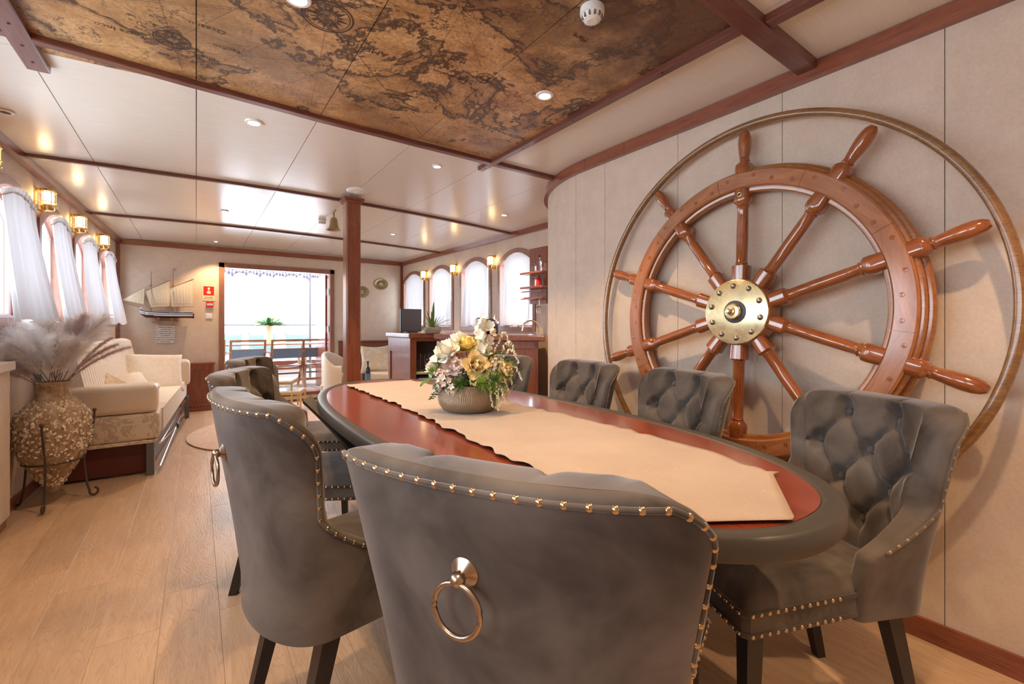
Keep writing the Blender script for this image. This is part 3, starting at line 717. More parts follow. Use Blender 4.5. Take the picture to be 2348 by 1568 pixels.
for k, (sx, sy) in enumerate(((-1, -1), (1, -1), (-1, 1), (1, 1))):
    pth = []
    for i in range(15):
        t_ = i/14; z = TH-.045-(TH-.045-.03)*t_; bow = .34-.46*sin(pi*t_*.55)+.20*t_*t_
        pth.append((TC.x+sx*(.10+.33*(1-t_)**1.8+.10*t_**3), TC.y+sy*(.42+.55*(1-t_)**1.6+.18*t_**3), z))
    obj('leg', MB().sweep(pth, rect(.05, .022), False, (sx*.3, sy, .1)), LEGM, tb, smooth=40)
fb_ = MB().box(TC.x-.24, TC.x+.24, TC.y-.62, TC.y-.54, .0, .03); fb_.box(TC.x-.24, TC.x+.24, TC.y+.54, TC.y+.62, .0, .03); fb_.box(TC.x-.03, TC.x+.03, TC.y-.6, TC.y+.6, .03, .08); obj('foot_frame', fb_, LEGM, tb, bevel=.004)
# table runner
def runner():
    L_ = [(.655, .50), (.645, .8), (.665, 1.2), (.69, 1.55), (.705, 1.82), (.70, 2.2), (.70, 2.66)]; R_ = [(1.065, .503), (1.10, .60), (1.132, .76), (1.145, 1.1), (1.128, 1.5), (1.115, 1.9), (1.10, 2.3), (1.09, 2.66)]
    def ip(P, t): 
        y = .5+(2.66-.5)*t
        for (x0, y0), (x1, y1) in zip(P, P[1:]):
            if y0 <= y <= y1+1e-6 or (x1, y1) == P[-1]: a = max(0, min(1, (y-y0)/(y1-y0))); return x0+(x1-x0)*a, y
        return P[0][0], y
    mb = MB(); nu, nv = 28, 150; rn = random.Random(4)
    def f(a, b):
        l, y = ip(L_, b); r, _ = ip(R_, b)
        wob = .006*sin(y*31)+.004*sin(y*73+1)+.003*sin(y*17); x = l+(r-l)*a
        x += wob*(1-a)-.004*sin(y*41+2)*a
        # pointed near end
        if b < .25: k = (1-b/.25)**2.2; y -= .14*k*(1-abs(2*(x-.853)/.44))*(1 if abs(2*(x-.853)/.44) < 1 else 0)
        e = min(a, 1-a); z = TH+.0016+.0022*(.5+.5*noise.noise((x*9, y*9, 0)))+(.0045*(.5+.5*sin(y*47+3*sin(y*13)))*max(0, 1-e/.10) if e < .1 else 0)
        return (x, y, z)
    mb.grid(f, nu, nv)
    o = obj('table_runner', mb, RUNN, None, smooth=180); s_ = o.modifiers.new('thick', 'SOLIDIFY'); s_.thickness = .0014; s_.offset = 1
    tag(o, 'beige honeycomb-textured cloth runner with wavy edges laid along the table', 'table runner')
runner()
# ================================================================ DINING CHAIRS
def chair_geo():
    B, PE = .112, 2.1
    # unit half path: superellipse quarter from back centre then straight forward
    def plan(a, Wd):  # a signed arclength -> (forward, side, normal_out)
        s_ = abs(a); sg = 1 if a >= 0 else -1
        pts = plan.cache.get(round(Wd, 4))
        if pts is None:
            P = []; n = 60
            for i in range(n+1):
                th = pi/2*i/n; P.append((-B*max(cos(th), 0)**(2/PE), Wd*sin(th)**(2/PE)))
            d = [0]
            for i in range(n): d.append(d[-1]+sqrt((P[i+1][0]-P[i][0])**2+(P[i+1][1]-P[i][1])**2))
            pts = (P, d); plan.cache[round(Wd, 4)] = pts
        P, d = pts
        if s_ >= d[-1]: x, y = (s_-d[-1]), Wd; nx, ny = 0, 1
        else:
            import bisect
            i = max(0, min(len(d)-2, bisect.bisect_right(d, s_)-1)); t_ = (s_-d[i])/(d[i+1]-d[i]); x = P[i][0]+(P[i+1][0]-P[i][0])*t_; y = P[i][1]+(P[i+1][1]-P[i][1])*t_
            def tn(i): i = max(1, min(len(P)-2, i)); return (P[i+1][0]-P[i-1][0], P[i+1][1]-P[i-1][1])
            q0, q1 = tn(i), tn(i+1); tx = q0[0]*(1-t_)+q1[0]*t_; ty = q0[1]*(1-t_)+q1[1]*t_; l = sqrt(tx*tx+ty*ty); nx, ny = -ty/l, tx/l
        return x, y*sg, nx, ny*sg, d[-1]
    plan.cache = {}
    ZB, ZT = .365, .905
    def width(z): return .203+.080*((z-ZB)/(ZT-ZB))**1.1
    def reach(z):  # straight forward extension of the edge beyond the quarter ellipse
        if z < .53: return .162
        if z < .66: t_ = (z-.53)/.13; return .160*(1-t_)**1.6+.002
        return .002+.012*((z-.66)/.26)
    def lean(z): return -.235-.13*max(0, z-.44)-.05*max(0, z-.44)**2
    def edge(z):
        w = width(z); A = plan(0, w)[4]+reach(z)
        if z > ZT-.115: t_ = (z-(ZT-.115))/.115; A -= .15*(1-sqrt(max(0, 1-t_*t_)))
        return A
    def P(a, z, off):
        w = width(z); x, y, nx, ny, _ = plan(a, w); top = max(0, (z-.80)/.125)
        return (lean(z)+x+nx*off+0, y+ny*off, z)
    dx, dz = .192, .102
    def lattice(z0=.50):
        out = []; r = 0; z = .838
        while z > z0:
            if r % 2 == 0: xs = [-.5, .5]
            else: xs = [-1, 0, 1]
            for q in xs: out.append((q*dx, z))
            r += 1; z -= dz
        return out
    BT = lattice()
    # crease segments between neighbouring buttons, plus vertical pleats to the top edge and to the seat
    segs = []
    for i, (a, z) in enumerate(BT):
        for b, y in BT[i+1:]:
            if abs(abs(a-b)-dx/2) < .01 and abs(abs(z-y)-dz) < .01: segs.append(((a, z), (b, y)))
    for a, z in BT:
        if z > .77: segs.append(((a, z), (a*1.05, ZT+.03))); 
        if abs(a) > dx*.9: segs.append(((a, z), (a*1.9, z-.02)))
        elif z > .77: segs.append(((a, z), (a*2, z-dz)))
    zl = min(z for _, z in BT)
    for a, z in BT:
        if abs(z-zl) < .01: segs.append(((a, z), (a, z-.14)))
    def sd(a, z, s_):
        (x0, y0), (x1, y1) = s_; dx_, dy_ = x1-x0, y1-y0; t_ = max(0, min(1, ((a-x0)*dx_+(z-y0)*dy_)/(dx_*dx_+dy_*dy_))); return sqrt((a-x0-dx_*t_)**2+(z-y0-dy_*t_)**2)
    def pillow(a, z):
        d = min(sd(a, z, s_) for s_ in segs); b = min(sqrt((a-x)**2+(z-y)**2) for x, y in BT)
        v = min(1, d/.034); v = sqrt(max(0, 1-(1-v)**2)); bb = min(1, b/.048); bb = bb*bb*(3-2*bb)
        wr = .0012*sin(atan2(0, 1))
        # fine radiating folds close to the buttons
        i = min(range(len(BT)), key=lambda k: (a-BT[k][0])**2+(z-BT[k][1])**2); th = atan2(z-BT[i][1], a-BT[i][0]); fold = .0016*sin(th*11)*max(0, 1-abs(b-.030)/.026)
        return (-.006+.024*v*(.30+.70*bb)+.017*bb+fold, v)
    NU, zs = 96, []
    n = 74
    for j in range(n+1):
        t_ = j/n; zs.append(ZB+(ZT-ZB)*(1-(1-t_)**1.35 if t_ > .0 else 0))
    R = .022
    def prof(a, z):
        d = min(edge(z)-abs(a), (ZT-z)); q = min(1, max(0, d/R)); return sqrt(max(0, 1-(1-q)**2))
    def us(k): t_ = 2*k/NU-1; return (abs(t_)**.82)*(1 if t_ > 0 else -1)
    out = MB(); inn = MB()
    vo, vi = [], []
    for z in zs:
        A = edge(z)
        for k in range(NU+1):
            a = us(k)*A; p = prof(a, z)
            w_ = .0022*noise.noise((a*9, z*6, 3.3))
            vo.append(P(a, z, .018*p+w_)); zi = z
            arm = max(0, min(1, (.66-z)/.12)); side = max(0, min(1, (abs(a)-.20)/.10)); flat = arm*side
            pw, pv = pillow(a, z); tf = pw*(1-flat)+.010*flat; sd2 = max(0, min(1, (A-abs(a))/.07))
            top = .020*sin(pi*min(1, max(0, (ZT-z)/.085)))
            vi.append(P(a, z+top*(.35+.65*pv)*sd2, -(.030+.008*(1-flat))*p-tf*p))
    w = NU+1; F = [(j*w+k, j*w+k+1, (j+1)*w+k+1, (j+1)*w+k) for j in range(n) for k in range(NU)]
    out.add(vo, F); inn.add(vi, [tuple(reversed(f)) for f in F])
    # bottom closure
    bt = MB(); m_ = len(vo); 
    bt.add(vo[:w]+vi[:w], [(k, w+k, w+k+1, k+1) for k in range(NU)])
    out.add(bt.v, bt.f)
    # nail line along the rim, on the outer face close to the edge
    loop = []
    zz = [.545+(ZT-.545)*i/160 for i in range(161)]
    inset = .016
    for z in zz:
        if z > ZT-inset: break
        loop.append((edge(z)-inset, z))
    ztop = loop[-1][1]; a_top = loop[-1][0]; k = int(a_top/.004)
    for i in range(1, k+1): loop.append((a_top*(1-i/k), ZT-inset))
    full = [P(a, z, .0185*prof(a, z)+.001) for a, z in loop]; fulln = []
    full_l = [P(-a, z, .0185*prof(a, z)+.001) for a, z in reversed(loop[:-1])]
    path = full+full_l
    d = [0]
    for p, q in zip(path, path[1:]): d.append(d[-1]+(Vector(q)-Vector(p)).length)
    nails = []; step = .0285; t_ = .012; i = 0
    while t_ < d[-1]-.008:
        while d[i+1] < t_: i += 1
        f_ = (t_-d[i])/(d[i+1]-d[i]); nails.append(Vector(path[i]).lerp(Vector(path[i+1]), f_)); t_ += step
    return out, inn, path, nails, [(P(a, z, -.040), a) for a, z in BT], P, prof, edge
_out, _inn, _path, _nails, _btn, _P, _prof, _edge = chair_geo()
me_out = _out.mesh('back_shell', VELV, 60, recalc=False); me_inn = _inn.mesh('tufted_back', VELV, 180, recalc=False)
me_pipe = MB().tube(_path, .0042, 6).mesh('piping', VELV, 180)
_p2 = []
for p in _path: _p2.append(p)
me_nail = MB().lathe([(.0056, 0), (.0051, .0022), (.0032, .0040), (.0001, .0046)], 12, None, False).mesh('nailhead', NAIL, 180)
me_btn = MB().lathe([(.0001, -.006), (.010, -.004), (.0125, 0), (.011, .004), (.006, .0065), (.0001, .007)], 14, None, False).mesh('button', VELVB, 180)
def seat_geo():
    mb = MB(); nx, ny = 26, 26; hw0, hw1, x0, x1 = .195, .243, -.25, .275
    def top(a, b):
        x = x0+(x1-x0)*a; hw = hw0+(hw1-hw0)*a; y = hw*(2*b-1)
        e = min(min(1-a, 1)*(x1-x0), (1-abs(2*b-1))*hw); q = min(1, e/.04); z = .435+.030*sqrt(max(0, 1-(1-q)**2))+.016*sin(pi*a)**.6*sin(pi*b)**.6 if 0 < b < 1 and a < 1 else .435
        return (x, y, z)
    mb.grid(top, nx, ny)
    bd = [(x0, -hw0), (x1-.015, -hw1), (x1, -hw1+.015), (x1, hw1-.015), (x1-.015, hw1), (x0, hw0)]
    return mb, bd
_seat, _bd = seat_geo()
me_seat = _seat.mesh('seat', VELV, 180)
_ap = MB().prism([(x*1.0, y*1.0) for x, y in _bd], .375, .4365); me_apron = _ap.mesh('apron', VELV)
_band = MB()
for z in (.432, .383):
    _band.sweep([(x, y, z) for x, y in _bd], rect(.006, .013, .002))
me_band = _band.mesh('welt_band', VELV, 60)
seat_nails = []
def along(P0, P1, step, z):
    P0 = Vector(P0); P1 = Vector(P1); L = (P1-P0).length; n = int(L/step); d = (P1-P0).normalized(); nrm = Vector((d.y, -d.x))
    for i in range(n+1): p = P0+(P1-P0)*((i+.5)/(n+1)); seat_nails.append((p.x+nrm.x*.003, p.y+nrm.y*.003, z, atan2(nrm.y, nrm.x)))
for z in (.432, .383):
    along((-.03, -.2155), (.268, -.2425), .0262, z); along((.275, -.235), (.275, .235), .0262, z); along((.268, .2425), (-.03, .2155), .0262, z)
def leg_geo(front, s_):
    mb = MB()
    if front: P0, P1, w0, w1 = (.235, s_*.205, .38), (.245, s_*.208, 0), .023, .015
    else: P0, P1, w0, w1 = (-.215, s_*.165, .385), (-.315, s_*.175, 0), .023, .015
    v = []
    for (x, y, z), w in ((P1, w1), (P0, w0)): v += [(x-w, y-w, z), (x+w, y-w, z), (x+w, y+w, z), (x-w, y+w, z)]
    return mb.add(v, [(3, 2, 1, 0), (4, 5, 6, 7), (0, 1, 5, 4), (1, 2, 6, 5), (2, 3, 7, 6), (3, 0, 4, 7)])
me_legs = [leg_geo(f, s_).mesh('leg', LEGM) for f in (0, 1) for s_ in (-1, 1)]
def ring_geo():
    p = Vector(_P(0, .775, .018)); sl = radians(8)
    a = MB().lathe([(.001, -.004), (.019, -.004), (.020, .001), (.014, .006), (.010, .009), (.007, .012), (.001, .012)], 24); a.ball((0, 0, .016), .0105)
    M = T(*p) @ RY(-pi/2-sl); 
    r = MB(); n = 32; R = .034
    r.tube([(p.x-.019, R*sin(2*pi*i/n), p.z-R-.004+R*cos(2*pi*i/n)-.002) for i in range(n)], .0038, 10, True)
    return a, M, r
_ra, _rm, _rr = ring_geo()
tmp = MB().add(_ra.v, _ra.f, _rm); me_ros = tmp.mesh('rosette', RINGM, 50); me_ring = _rr.mesh('pull_ring', RINGM, 180)
def nail_mtx():
    out = []
    c = len(_nails)
    for i, p in enumerate(_nails):
        # outward direction from the shell: use nearest analytic normal
        a = max(1, min(c-2, i)); t_ = (_nails[a+1]-_nails[a-1]).normalized(); ctr = Vector((-.02, 0, p.z)); o = (p-ctr); o.z = 0
        n_ = (o-t_*o.dot(t_)).normalized()
        q = n_.to_track_quat('Z', 'Y').to_matrix().to_4x4(); out.append(T(*p) @ q)
    for x, y, z, an in seat_nails: out.append(T(x, y, z) @ RZ(an) @ RY(pi/2))
    return out
NM = nail_mtx()
def make_chair(label, loc, deg, nails):
    t = thing('dining_chair', label, 'chair', (*loc, 0), radians(deg), 'grey velvet dining chairs')
    link('back_shell', me_out, t); link('tufted_back', me_inn, t); link('seat', me_seat, t); link('apron', me_apron, t); link('welt_band', me_band, t); link('piping', me_pipe, t)
    for m in me_legs: link('leg', m, t)
    link('rosette', me_ros, t); link('pull_ring', me_ring, t)
    for (x, y, z), a in _btn:
        nx = Vector((1, -y*2.2, .1)).normalized(); link('button', me_btn, t, mtx=T(x, y, z) @ nx.to_track_quat('Z', 'Y').to_matrix().to_4x4())
    if nails:
        for M in NM: link('nailhead', me_nail, t, mtx=M)
    else:
        global me_allnails
        if me_allnails is None:
            mb = MB()
            nv = [tuple(v.co) for v in me_nail.vertices]; nf = [tuple(p.vertices) for p in me_nail.polygons]
            for M in NM: mb.add(nv, nf, M)
            me_allnails = mb.mesh('nailheads', NAIL, 180, recalc=False)
        link('nailheads', me_allnails, t)['kind'] = 'stuff'
    return t
me_allnails = None
CH = [('grey velvet chair in the front centre, its back and ring pull turned to the viewer', (.657, .715), 28, True, (1.01, 1.02, 1.005)),
      ('grey velvet chair second from front on the left side, ring pull seen edge on', (.452, 1.345), 8.5, True, (.97, 1.02, 1.03)),
      ('grey velvet chair on the left side of the table behind the big left one', (.485, 2.20), -25, False, (1, 1, 1)),
      ('grey velvet chair at the far left end of the table with tufted front showing', (.585, 3.02), -26, False, (1, 1, 1)),
      ('largest grey velvet chair facing the viewer at the right front end of the table', (1.369, .633), 155.2, True, (.95, .89, .985)),
      ('grey velvet chair at the middle of the right side, in front of the wheel hub', (1.409, 1.287), 160.8, False, (1, 1, 1)),
      ('grey velvet chair on the right side, under the left part of the wheel', (1.408, 1.86), 170.4, False, (1, 1, 1)),
      ('grey velvet chair half hidden behind the flowers at the far right of the table', (1.336, 2.40), 205, False, (1, 1, 1))]
for l, p, d, nl, sc in CH: make_chair(l, p, d, nl).scale = sc
# ================================================================ CURTAINS
def curtain(M, u0, u1, ztop, zbot, label, group, flare, flip=1, seed=0, wtop=-.035, wbot=-.10, arch=.05, shift=0):
    """gathered sheer curtain on a brass rod; local u along the wall, w<0 into the room"""
    t = thing('curtain', label, 'curtain', group=group, mtx=M)
    rn = random.Random(seed); ph = [rn.uniform(0, 6) for _ in range(5)]; uc, hw = (u0+u1)/2, (u1-u0)/2
    mb = MB(); nu, nv = 130, 34
    def f(a, b):
        s_ = 2*a-1; k = b  # b 0 top .. 1 bottom
        half = hw*(1+flare*k**1.15); u = uc+s_*half+shift*k+.012*sin(3*s_+ph[0])*k
        fold = .016*(.35+.9*k)*(sin(s_*13+ph[1]+.9*sin(3.1*s_+ph[2]))+.45*sin(s_*29+ph[3]+k))+ (.006*sin(s_*95+ph[4])*max(0, 1-k*6))
        zt = ztop-arch*s_*s_; z = zt+(zbot+.012*sin(s_*5+ph[2])-zt)*k
        w = wtop+(wbot-wtop)*k**1.2+fold*.9; 
        return (u, min(w, -.008), z)
    mb.grid(f, nu, nv); obj('sheer_panel', mb, CURT, t, smooth=180)
    # ruffled heading above the rod
    hd = MB()
    def g(a, b):
        s_ = 2*a-1; zt = ztop-arch*s_*s_; return (uc+s_*hw*1.02, wtop-.004+.010*sin(s_*80+ph[1])*(.4+b)+.004*sin(s_*190), zt-.008+.038*b)
    hd.grid(g, 170, 4); obj('ruffle', hd, CURTH, t, smooth=180)
    rd = MB().tube([(uc+(2*i/12-1)*hw*1.04, wtop, ztop-arch*(2*i/12-1)**2-.004) for i in range(13)], .0045, 8); obj('rod', rd, BRASSL, t, smooth=60)
    return t
CURTH = curtm('curtain_heading', .3, (.80, .78, .80))
CURT2 = CURT
for (a, b), l, sd, sh in zip(lw[4:], ('white sheer curtain cut by the left edge of the photo', 'wide white sheer curtain left of the double fold on the left wall', 'white sheer curtain third along the left wall', 'white sheer curtain in the farthest left window beside the model ship'), (1, 2, 3, 4), (0, 0, 0, 0)):
    u0, u1 = (a-Ya)*kL+.07, (b-Ya)*kL-.05
    curtain(ML, u0+.10, u1-.06, 1.89, 1.125, l, 'white curtains on the left wall', .42, 1, sd, -.035, -.12, .06)
for (a, b), l, sd in zip(rw, ('white sheer curtain in the nearest right window above the tap', 'white sheer curtain second nearest on the right wall', 'white sheer curtain behind the potted plant on the right', 'white sheer curtain in the farthest right window behind the screen'), (5, 6, 7, 8)):
    u0, u1 = (a-Yc)*kR+.06, (b-Yc)*kR-.06
    curtain(MR, u0+.015, u1-.07, 1.895, 1.10, l, 'white curtains on the right wall', .10, 1, sd, .005, -.03, .05)
# ================================================================ SOFA (pulled-out day bed along the left wall)
sf = thing('sofa_bed', 'cream leather sofa bed with ivory channelled cushions below the left windows', 'sofa', (0, 0, 0))
def rbox(x0, x1, y0, y1, z0, z1, r=.04, n=5):
    """box with rounded edges"""
    b = bmesh.new(); bmesh.ops.create_cube(b, size=1); bmesh.ops.scale(b, verts=b.verts, vec=(x1-x0, y1-y0, z1-z0)); bmesh.ops.translate(b, verts=b.verts, vec=((x0+x1)/2, (y0+y1)/2, (z0+z1)/2))
    bmesh.ops.bevel(b, geom=list(b.edges), offset=r, segments=n, profile=.5, affect='EDGES'); mb = MB(); b.verts.ensure_lookup_table()
    mb.v = [tuple(v.co) for v in b.verts]; mb.f = [tuple(v.index for v in f.verts) for f in b.faces]; mb.mi = [0]*len(mb.f); b.free(); return mb
def obx(name, m, parent, *a, r=.03, **k): return obj(name, rbox(*a, r=r), m, parent, smooth=60, **k)
obx('armrest', LEATH, sf, -.865, -.235, 4.24, 4.46, .46, .672, r=.045)
obx('armrest', LEATH, sf, -.80, -.06, 6.52, 6.80, .40, .70, r=.05)
def shear(o, k, y0): # follow the slightly tapering wall
    for v in o.data.vertices: v.co.x += k*(v.co.y-y0)
o = obx('seat_block', DAM, sf, -.87, -.225, 4.25, 4.55, .262, .458, r=.025)
# channelled mattress
def channels(name, x0, x1, y0, y1, z0, z1, n, amp, m, slope=0):
    mb = MB(); N = n*8
    def f(a, b):
        y = y0+(y1-y0)*b; s_ = amp*(abs(sin(pi*b*n))**.5-1); q = a*4
        k = slope*(y-y0)
        if q < 1: return (x0+k+ (x1-x0)*0, y, z0+(z1-z0)*q+s_*0)
        if q < 3: t_ = (q-1)/2; return (x0+k+(x1-x0)*t_, y, z1+s_+.012*sin(pi*t_))
        t_ = q-3; return (x1+k+s_, y, z1+s_-(z1-z0)*t_)
    mb.grid(lambda a, b: f(a, b), 24, N); 
    for Y in (y0, y1):
        k = slope*(Y-y0); mb.add([(x0+k, Y, z0), (x1+k, Y, z0), (x1+k, Y, z1-amp), (x0+k, Y, z1-amp)], [(0, 1, 2, 3)])
    return obj(name, mb, m, sf, smooth=50)
channels('mattress', -.80, -.215, 4.555, 6.75, .27, .452, 26, .008, SOFAF, .055)
mb = MB(); nb = 34
def back(a, b):
    y = 4.30+2.42*b; s_ = .012*(abs(sin(pi*b*nb/1.0))**.5-1); q = a; xw = LX(y)+.03
    z = .45+.47*min(1, q*1.35) if q < .74 else .92
    if q < .74: t_ = q/.74; x = xw+.27-.10*t_+s_; z = .44+.50*t_
    else: t_ = (q-.74)/.26; x = xw+.17-.15*t_; z = .94+.022*sin(pi*t_)+s_
    return (x, y, z)
mb.grid(back, 22, nb*8)
for Y in (4.30, 6.72): xw = LX(Y)+.03; mb.add([(xw, Y, .44), (xw+.27, Y, .44), (xw+.17, Y, .94), (xw+.02, Y, .94)], [(0, 1, 2, 3)])
obj('backrest', mb, SOFAF, sf, smooth=60)
obj('base_panel', MB().box(-.84, -.30, 4.32, 4.34, .02, .25), mat('dark_red_panel', (.10, .02, .016), .5), sf)
bp = MB().box(-.30, -.255, 4.25, 4.34, 0, .262); obj('metal_leg', bp, mat('grey_powder_coat', (.10, .105, .11), .45), sf)
bp = MB().box(-.115, -.07, 6.62, 6.70, 0, .262); obj('metal_leg', bp, MATS['grey_powder_coat'], sf)
obj('base_rail', MB().box(-.84, -.24, 4.245, 4.34, .238, .262), DAM, sf, bevel=.004)
obj('side_panel', MB().prism([(-.33, 4.345), (-.30, 4.345), (-.15, 6.65), (-.18, 6.65)], .015, .24), mat('base_side', (.20, .17, .16), .5), sf)
for p in ([(-.225, 4.28, .05), (-.09, 6.6, .22)], [(-.222, 4.28, .225), (-.09, 6.6, .06)], [(-.218, 4.26, .235), (-.09, 6.64, .235)]):
    obj('extension_rod', MB().tube(p, .008, 8), CHROME, sf, smooth=60)
obj('rod_clamp', MB().ball((-.150, 5.45, .135), .028, sx=.6, sy=1.2), BLACKM, sf, smooth=60)
def pillow(label, loc, w, h, th, rot, m, name='cushion', group=None, pinch=.12):
    mb = MB(); N = 16
    def f(sg):
        def g(a, b):
            x, y = 2*a-1, 2*b-1; k = max(0, (1-x**4)*(1-y**4)); p = 1-pinch*(1-abs(x)**3)*0-pinch*(abs(y)**3*(1-abs(x)) if 0 else 0)
            X = x*w/2*(1-pinch*(1-x*x)*0-pinch*(1-y*y)*abs(x)**2*.6); Y = y*h/2*(1-pinch*(1-x*x)*abs(y)**2*.6)
            return (X, Y, sg*th/2*k**.45)
        return g
    mb.grid(f(1), N, N); mb.grid(f(-1), N, N)
    o = obj(name, mb, m, None, smooth=180); o.location = loc; o.rotation_euler = rot
    return tag(o, label, 'cushion', group)
pillow('large ivory scatter cushion lying against the far sofa arm', (-.40, 6.16, .60), .58, .46, .16, (radians(58), radians(4), radians(12)), CUSH, group='cushions on the sofa bed')
pillow('small ivory cushion in the middle of the sofa seat', (-.55, 5.35, .54), .42, .34, .14, (radians(24), radians(-12), radians(20)), CUSH, group='cushions on the sofa bed')
pillow('patterned beige cushion leaning on the sofa back', (-.63, 4.95, .56), .40, .36, .13, (radians(35), radians(-20), radians(60)), DAM, group='cushions on the sofa bed')
pillow('ivory cushion nearest the front sofa arm', (-.48, 4.72, .535), .44, .36, .14, (radians(15), radians(-5), radians(-10)), CUSH, group='cushions on the sofa bed')
# ================================================================ AMPHORA on iron stand with plumes
VC = (-.722, 3.90)
am = thing('amphora', 'shell-encrusted pointed clay amphora held in an iron stand at the left', 'vase', (*VC, 0)); am.scale = (.80, .80, .96)
prof = [(.004, .075), (.03, .09), (.055, .13), (.085, .175), (.13, .235), (.175, .30), (.205, .37), (.221, .45), (.222, .52), (.205, .58), (.17, .625), (.135, .655), (.112, .68), (.100, .70), (.094, .735), (.098, .765), (.108, .785), (.103, .79), (.084, .775), (.080, .70)]
mb = MB(); n = 96
def samp(t_):
    t_ *= len(prof)-1; i = min(int(t_), len(prof)-2); f = t_-i; return prof[i][0]+(prof[i+1][0]-prof[i][0])*f, prof[i][1]+(prof[i+1][1]-prof[i][1])*f
def f(a, b):
    r, z = samp(b); an = 2*pi*a; d = noise.noise((cos(an)*r*22, sin(an)*r*22, z*22)); d2 = noise.noise((cos(an)*r*60, sin(an)*r*60, z*60)); k = min(1, r/.05)
    r += (.006*d+.003*d2)*k if b < .93 else .002*d; return (r*cos(an), r*sin(an), z)
mb.grid(f, n, 110, wrap=True); obj('body', mb, CRUST, am, smooth=180)
sh = MB(); rn = random.Random(11)
for k in range(1300):
    b = rn.choice([rn.uniform(.10, .62), rn.uniform(.3, .60)]); r, z = samp(b); an = rn.uniform(0, 2*pi); s_ = rn.uniform(.005, .014)
    M = T((r+.003)*cos(an), (r+.003)*sin(an), z) @ RZ(an) @ RY(pi/2+rn.uniform(-.7, .7)) @ RX(rn.uniform(-.6, .6)) @ RZ(rn.uniform(0, 6)) @ Matrix.Diagonal((s_, s_*rn.uniform(.6, .95), s_*.35, 1))
    v = [(0, 0, 1)]+[(cos(2*pi*i/7), sin(2*pi*i/7), .15*rn.random()) for i in range(7)]; sh.add(v, [(0, i+1, (i+1) % 7+1) for i in range(7)]+[(7, 6, 5, 4, 3, 2, 1)], M)
obj('oyster_shells', sh, SHELL, am, smooth=40)['kind'] = 'stuff'
stn = thing('iron_stand', 'black wrought iron three-legged stand with scroll feet under the amphora', 'plant stand', (*VC, 0)); stn.scale = (.80, .80, .96)
obj('hoop', MB().tube([(.168*cos(2*pi*i/36), .168*sin(2*pi*i/36), .285) for i in range(36)], .006, 8, True), IRON, stn, smooth=60)
for k, an in enumerate((-1.62, .25, 2.75)):
    c_, s_ = cos(an), sin(an); P = []
    tip = .255 if k == 0 else .235
    for r, z in ((tip, .545 if k == 0 else .58), (tip-.005, .50), (.215, .40), (.176, .285), (.178, .20), (.19, .10), (.205, .045)): P.append((r*c_, r*s_, z))
    for i in range(11):
        q = i/10*1.5*pi; rad = .028*(1-.25*i/10); P.append(((.233-rad*cos(q))*c_, (.233-rad*cos(q))*s_, .036-rad*sin(q)*1.0))
    # smooth
    Q = []
    for i in range(len(P)-1):
        p0, p1, p2, p3 = [Vector(P[max(0, min(len(P)-1, j))]) for j in (i-1, i, i+1, i+2)]
        for q in range(4): t_ = q/4; Q.append(.5*((2*p1)+(-p0+p2)*t_+(2*p0-5*p1+4*p2-p3)*t_*t_+(-p0+3*p1-3*p2+p3)*t_**3))
    Q.append(Vector(P[-1])); Q = [Vector((q.x, q.y, max(q.z, .0075))) for q in Q]
    lg = MB().tube(Q, .0075, 8, up=(-s_, c_, 0)); lo = obj('leg', lg, IRON, stn, smooth=60)
    obj('ball_finial', MB().ball(Q[0], .014), IRON, lo, smooth=60)
# plumes
pl = thing('pampas_plumes', 'bundle of fluffy white and mauve pampas plumes standing in the amphora', 'dried flowers', (VC[0], VC[1], .715))
def plume(tip, m, seed, wid=1.0):
    rn = random.Random(seed); mb = MB(); st = MB(); base = Vector((rn.uniform(-.03, .03), rn.uniform(-.03, .03), -.05)); tip = Vector(tip); N = 24
    mid = base.lerp(tip, .5)+Vector((0, 0, .10)); path = []
    for i in range(N+1): t_ = i/N; path.append(base*(1-t_)**2+mid*2*t_*(1-t_)+tip*t_*t_)
    st.tube(path[:N-2], .0022, 5); so = obj('plume', st, STEMB, pl)
    L = (tip-base).length
    for i in range(900):
        t_ = .30+.70*(i/900); j = min(N-1, int(t_*N)); f = t_*N-j; p = path[j].lerp(path[j+1], f); tg = (path[j+1]-path[j]).normalized()
        a = Vector((rn.gauss(0, 1), rn.gauss(0, 1), rn.gauss(0, 1))).normalized(); a = (a-tg*a.dot(tg)).normalized()
        ln = wid*(.035+.105*sin(pi*min(1, (t_-.26)*1.25))**.7)*rn.uniform(.5, 1.1); d = (a*rn.uniform(.5, 1)+tg*rn.uniform(.5, 1.1)).normalized(); e = p+d*ln; m_ = p+d*ln*.55+Vector((0, 0, .006)); e.z -= ln*.12
        sd_ = d.cross(a+Vector((.1, .2, .3))).normalized()*.0013
        mb.add([p-sd_, p+sd_, m_+sd_*.9, m_-sd_*.9, e], [(0, 1, 2, 3), (3, 2, 4)])
    o = obj('fluff', mb, m, so); o['kind'] = 'stuff'
tips = [(-.34, -.05, .27), (-.30, .12, .33), (-.22, -.1, .38), (-.12, .05, .40), (-.02, -.05, .38), (.07, .05, .40), (.14, .0, .44), (.20, .08, .38), (.05, -.15, .30), (-.15, -.18, .28), (.12, -.1, .28), (.24, -.02, .43), (-.25, 0, .20), (-.06, .1, .30)]
for i, p in enumerate(tips): plume(p, PLUME if i % 6 else PLUMM, 20+i, 1.0 if i % 3 else .8)
for i, p in enumerate([(.30, .0, .26), (.36, .05, .24), (.26, .1, .30), (-.38, .0, .15)]): plume(p, PLUMM, 50+i, .28)
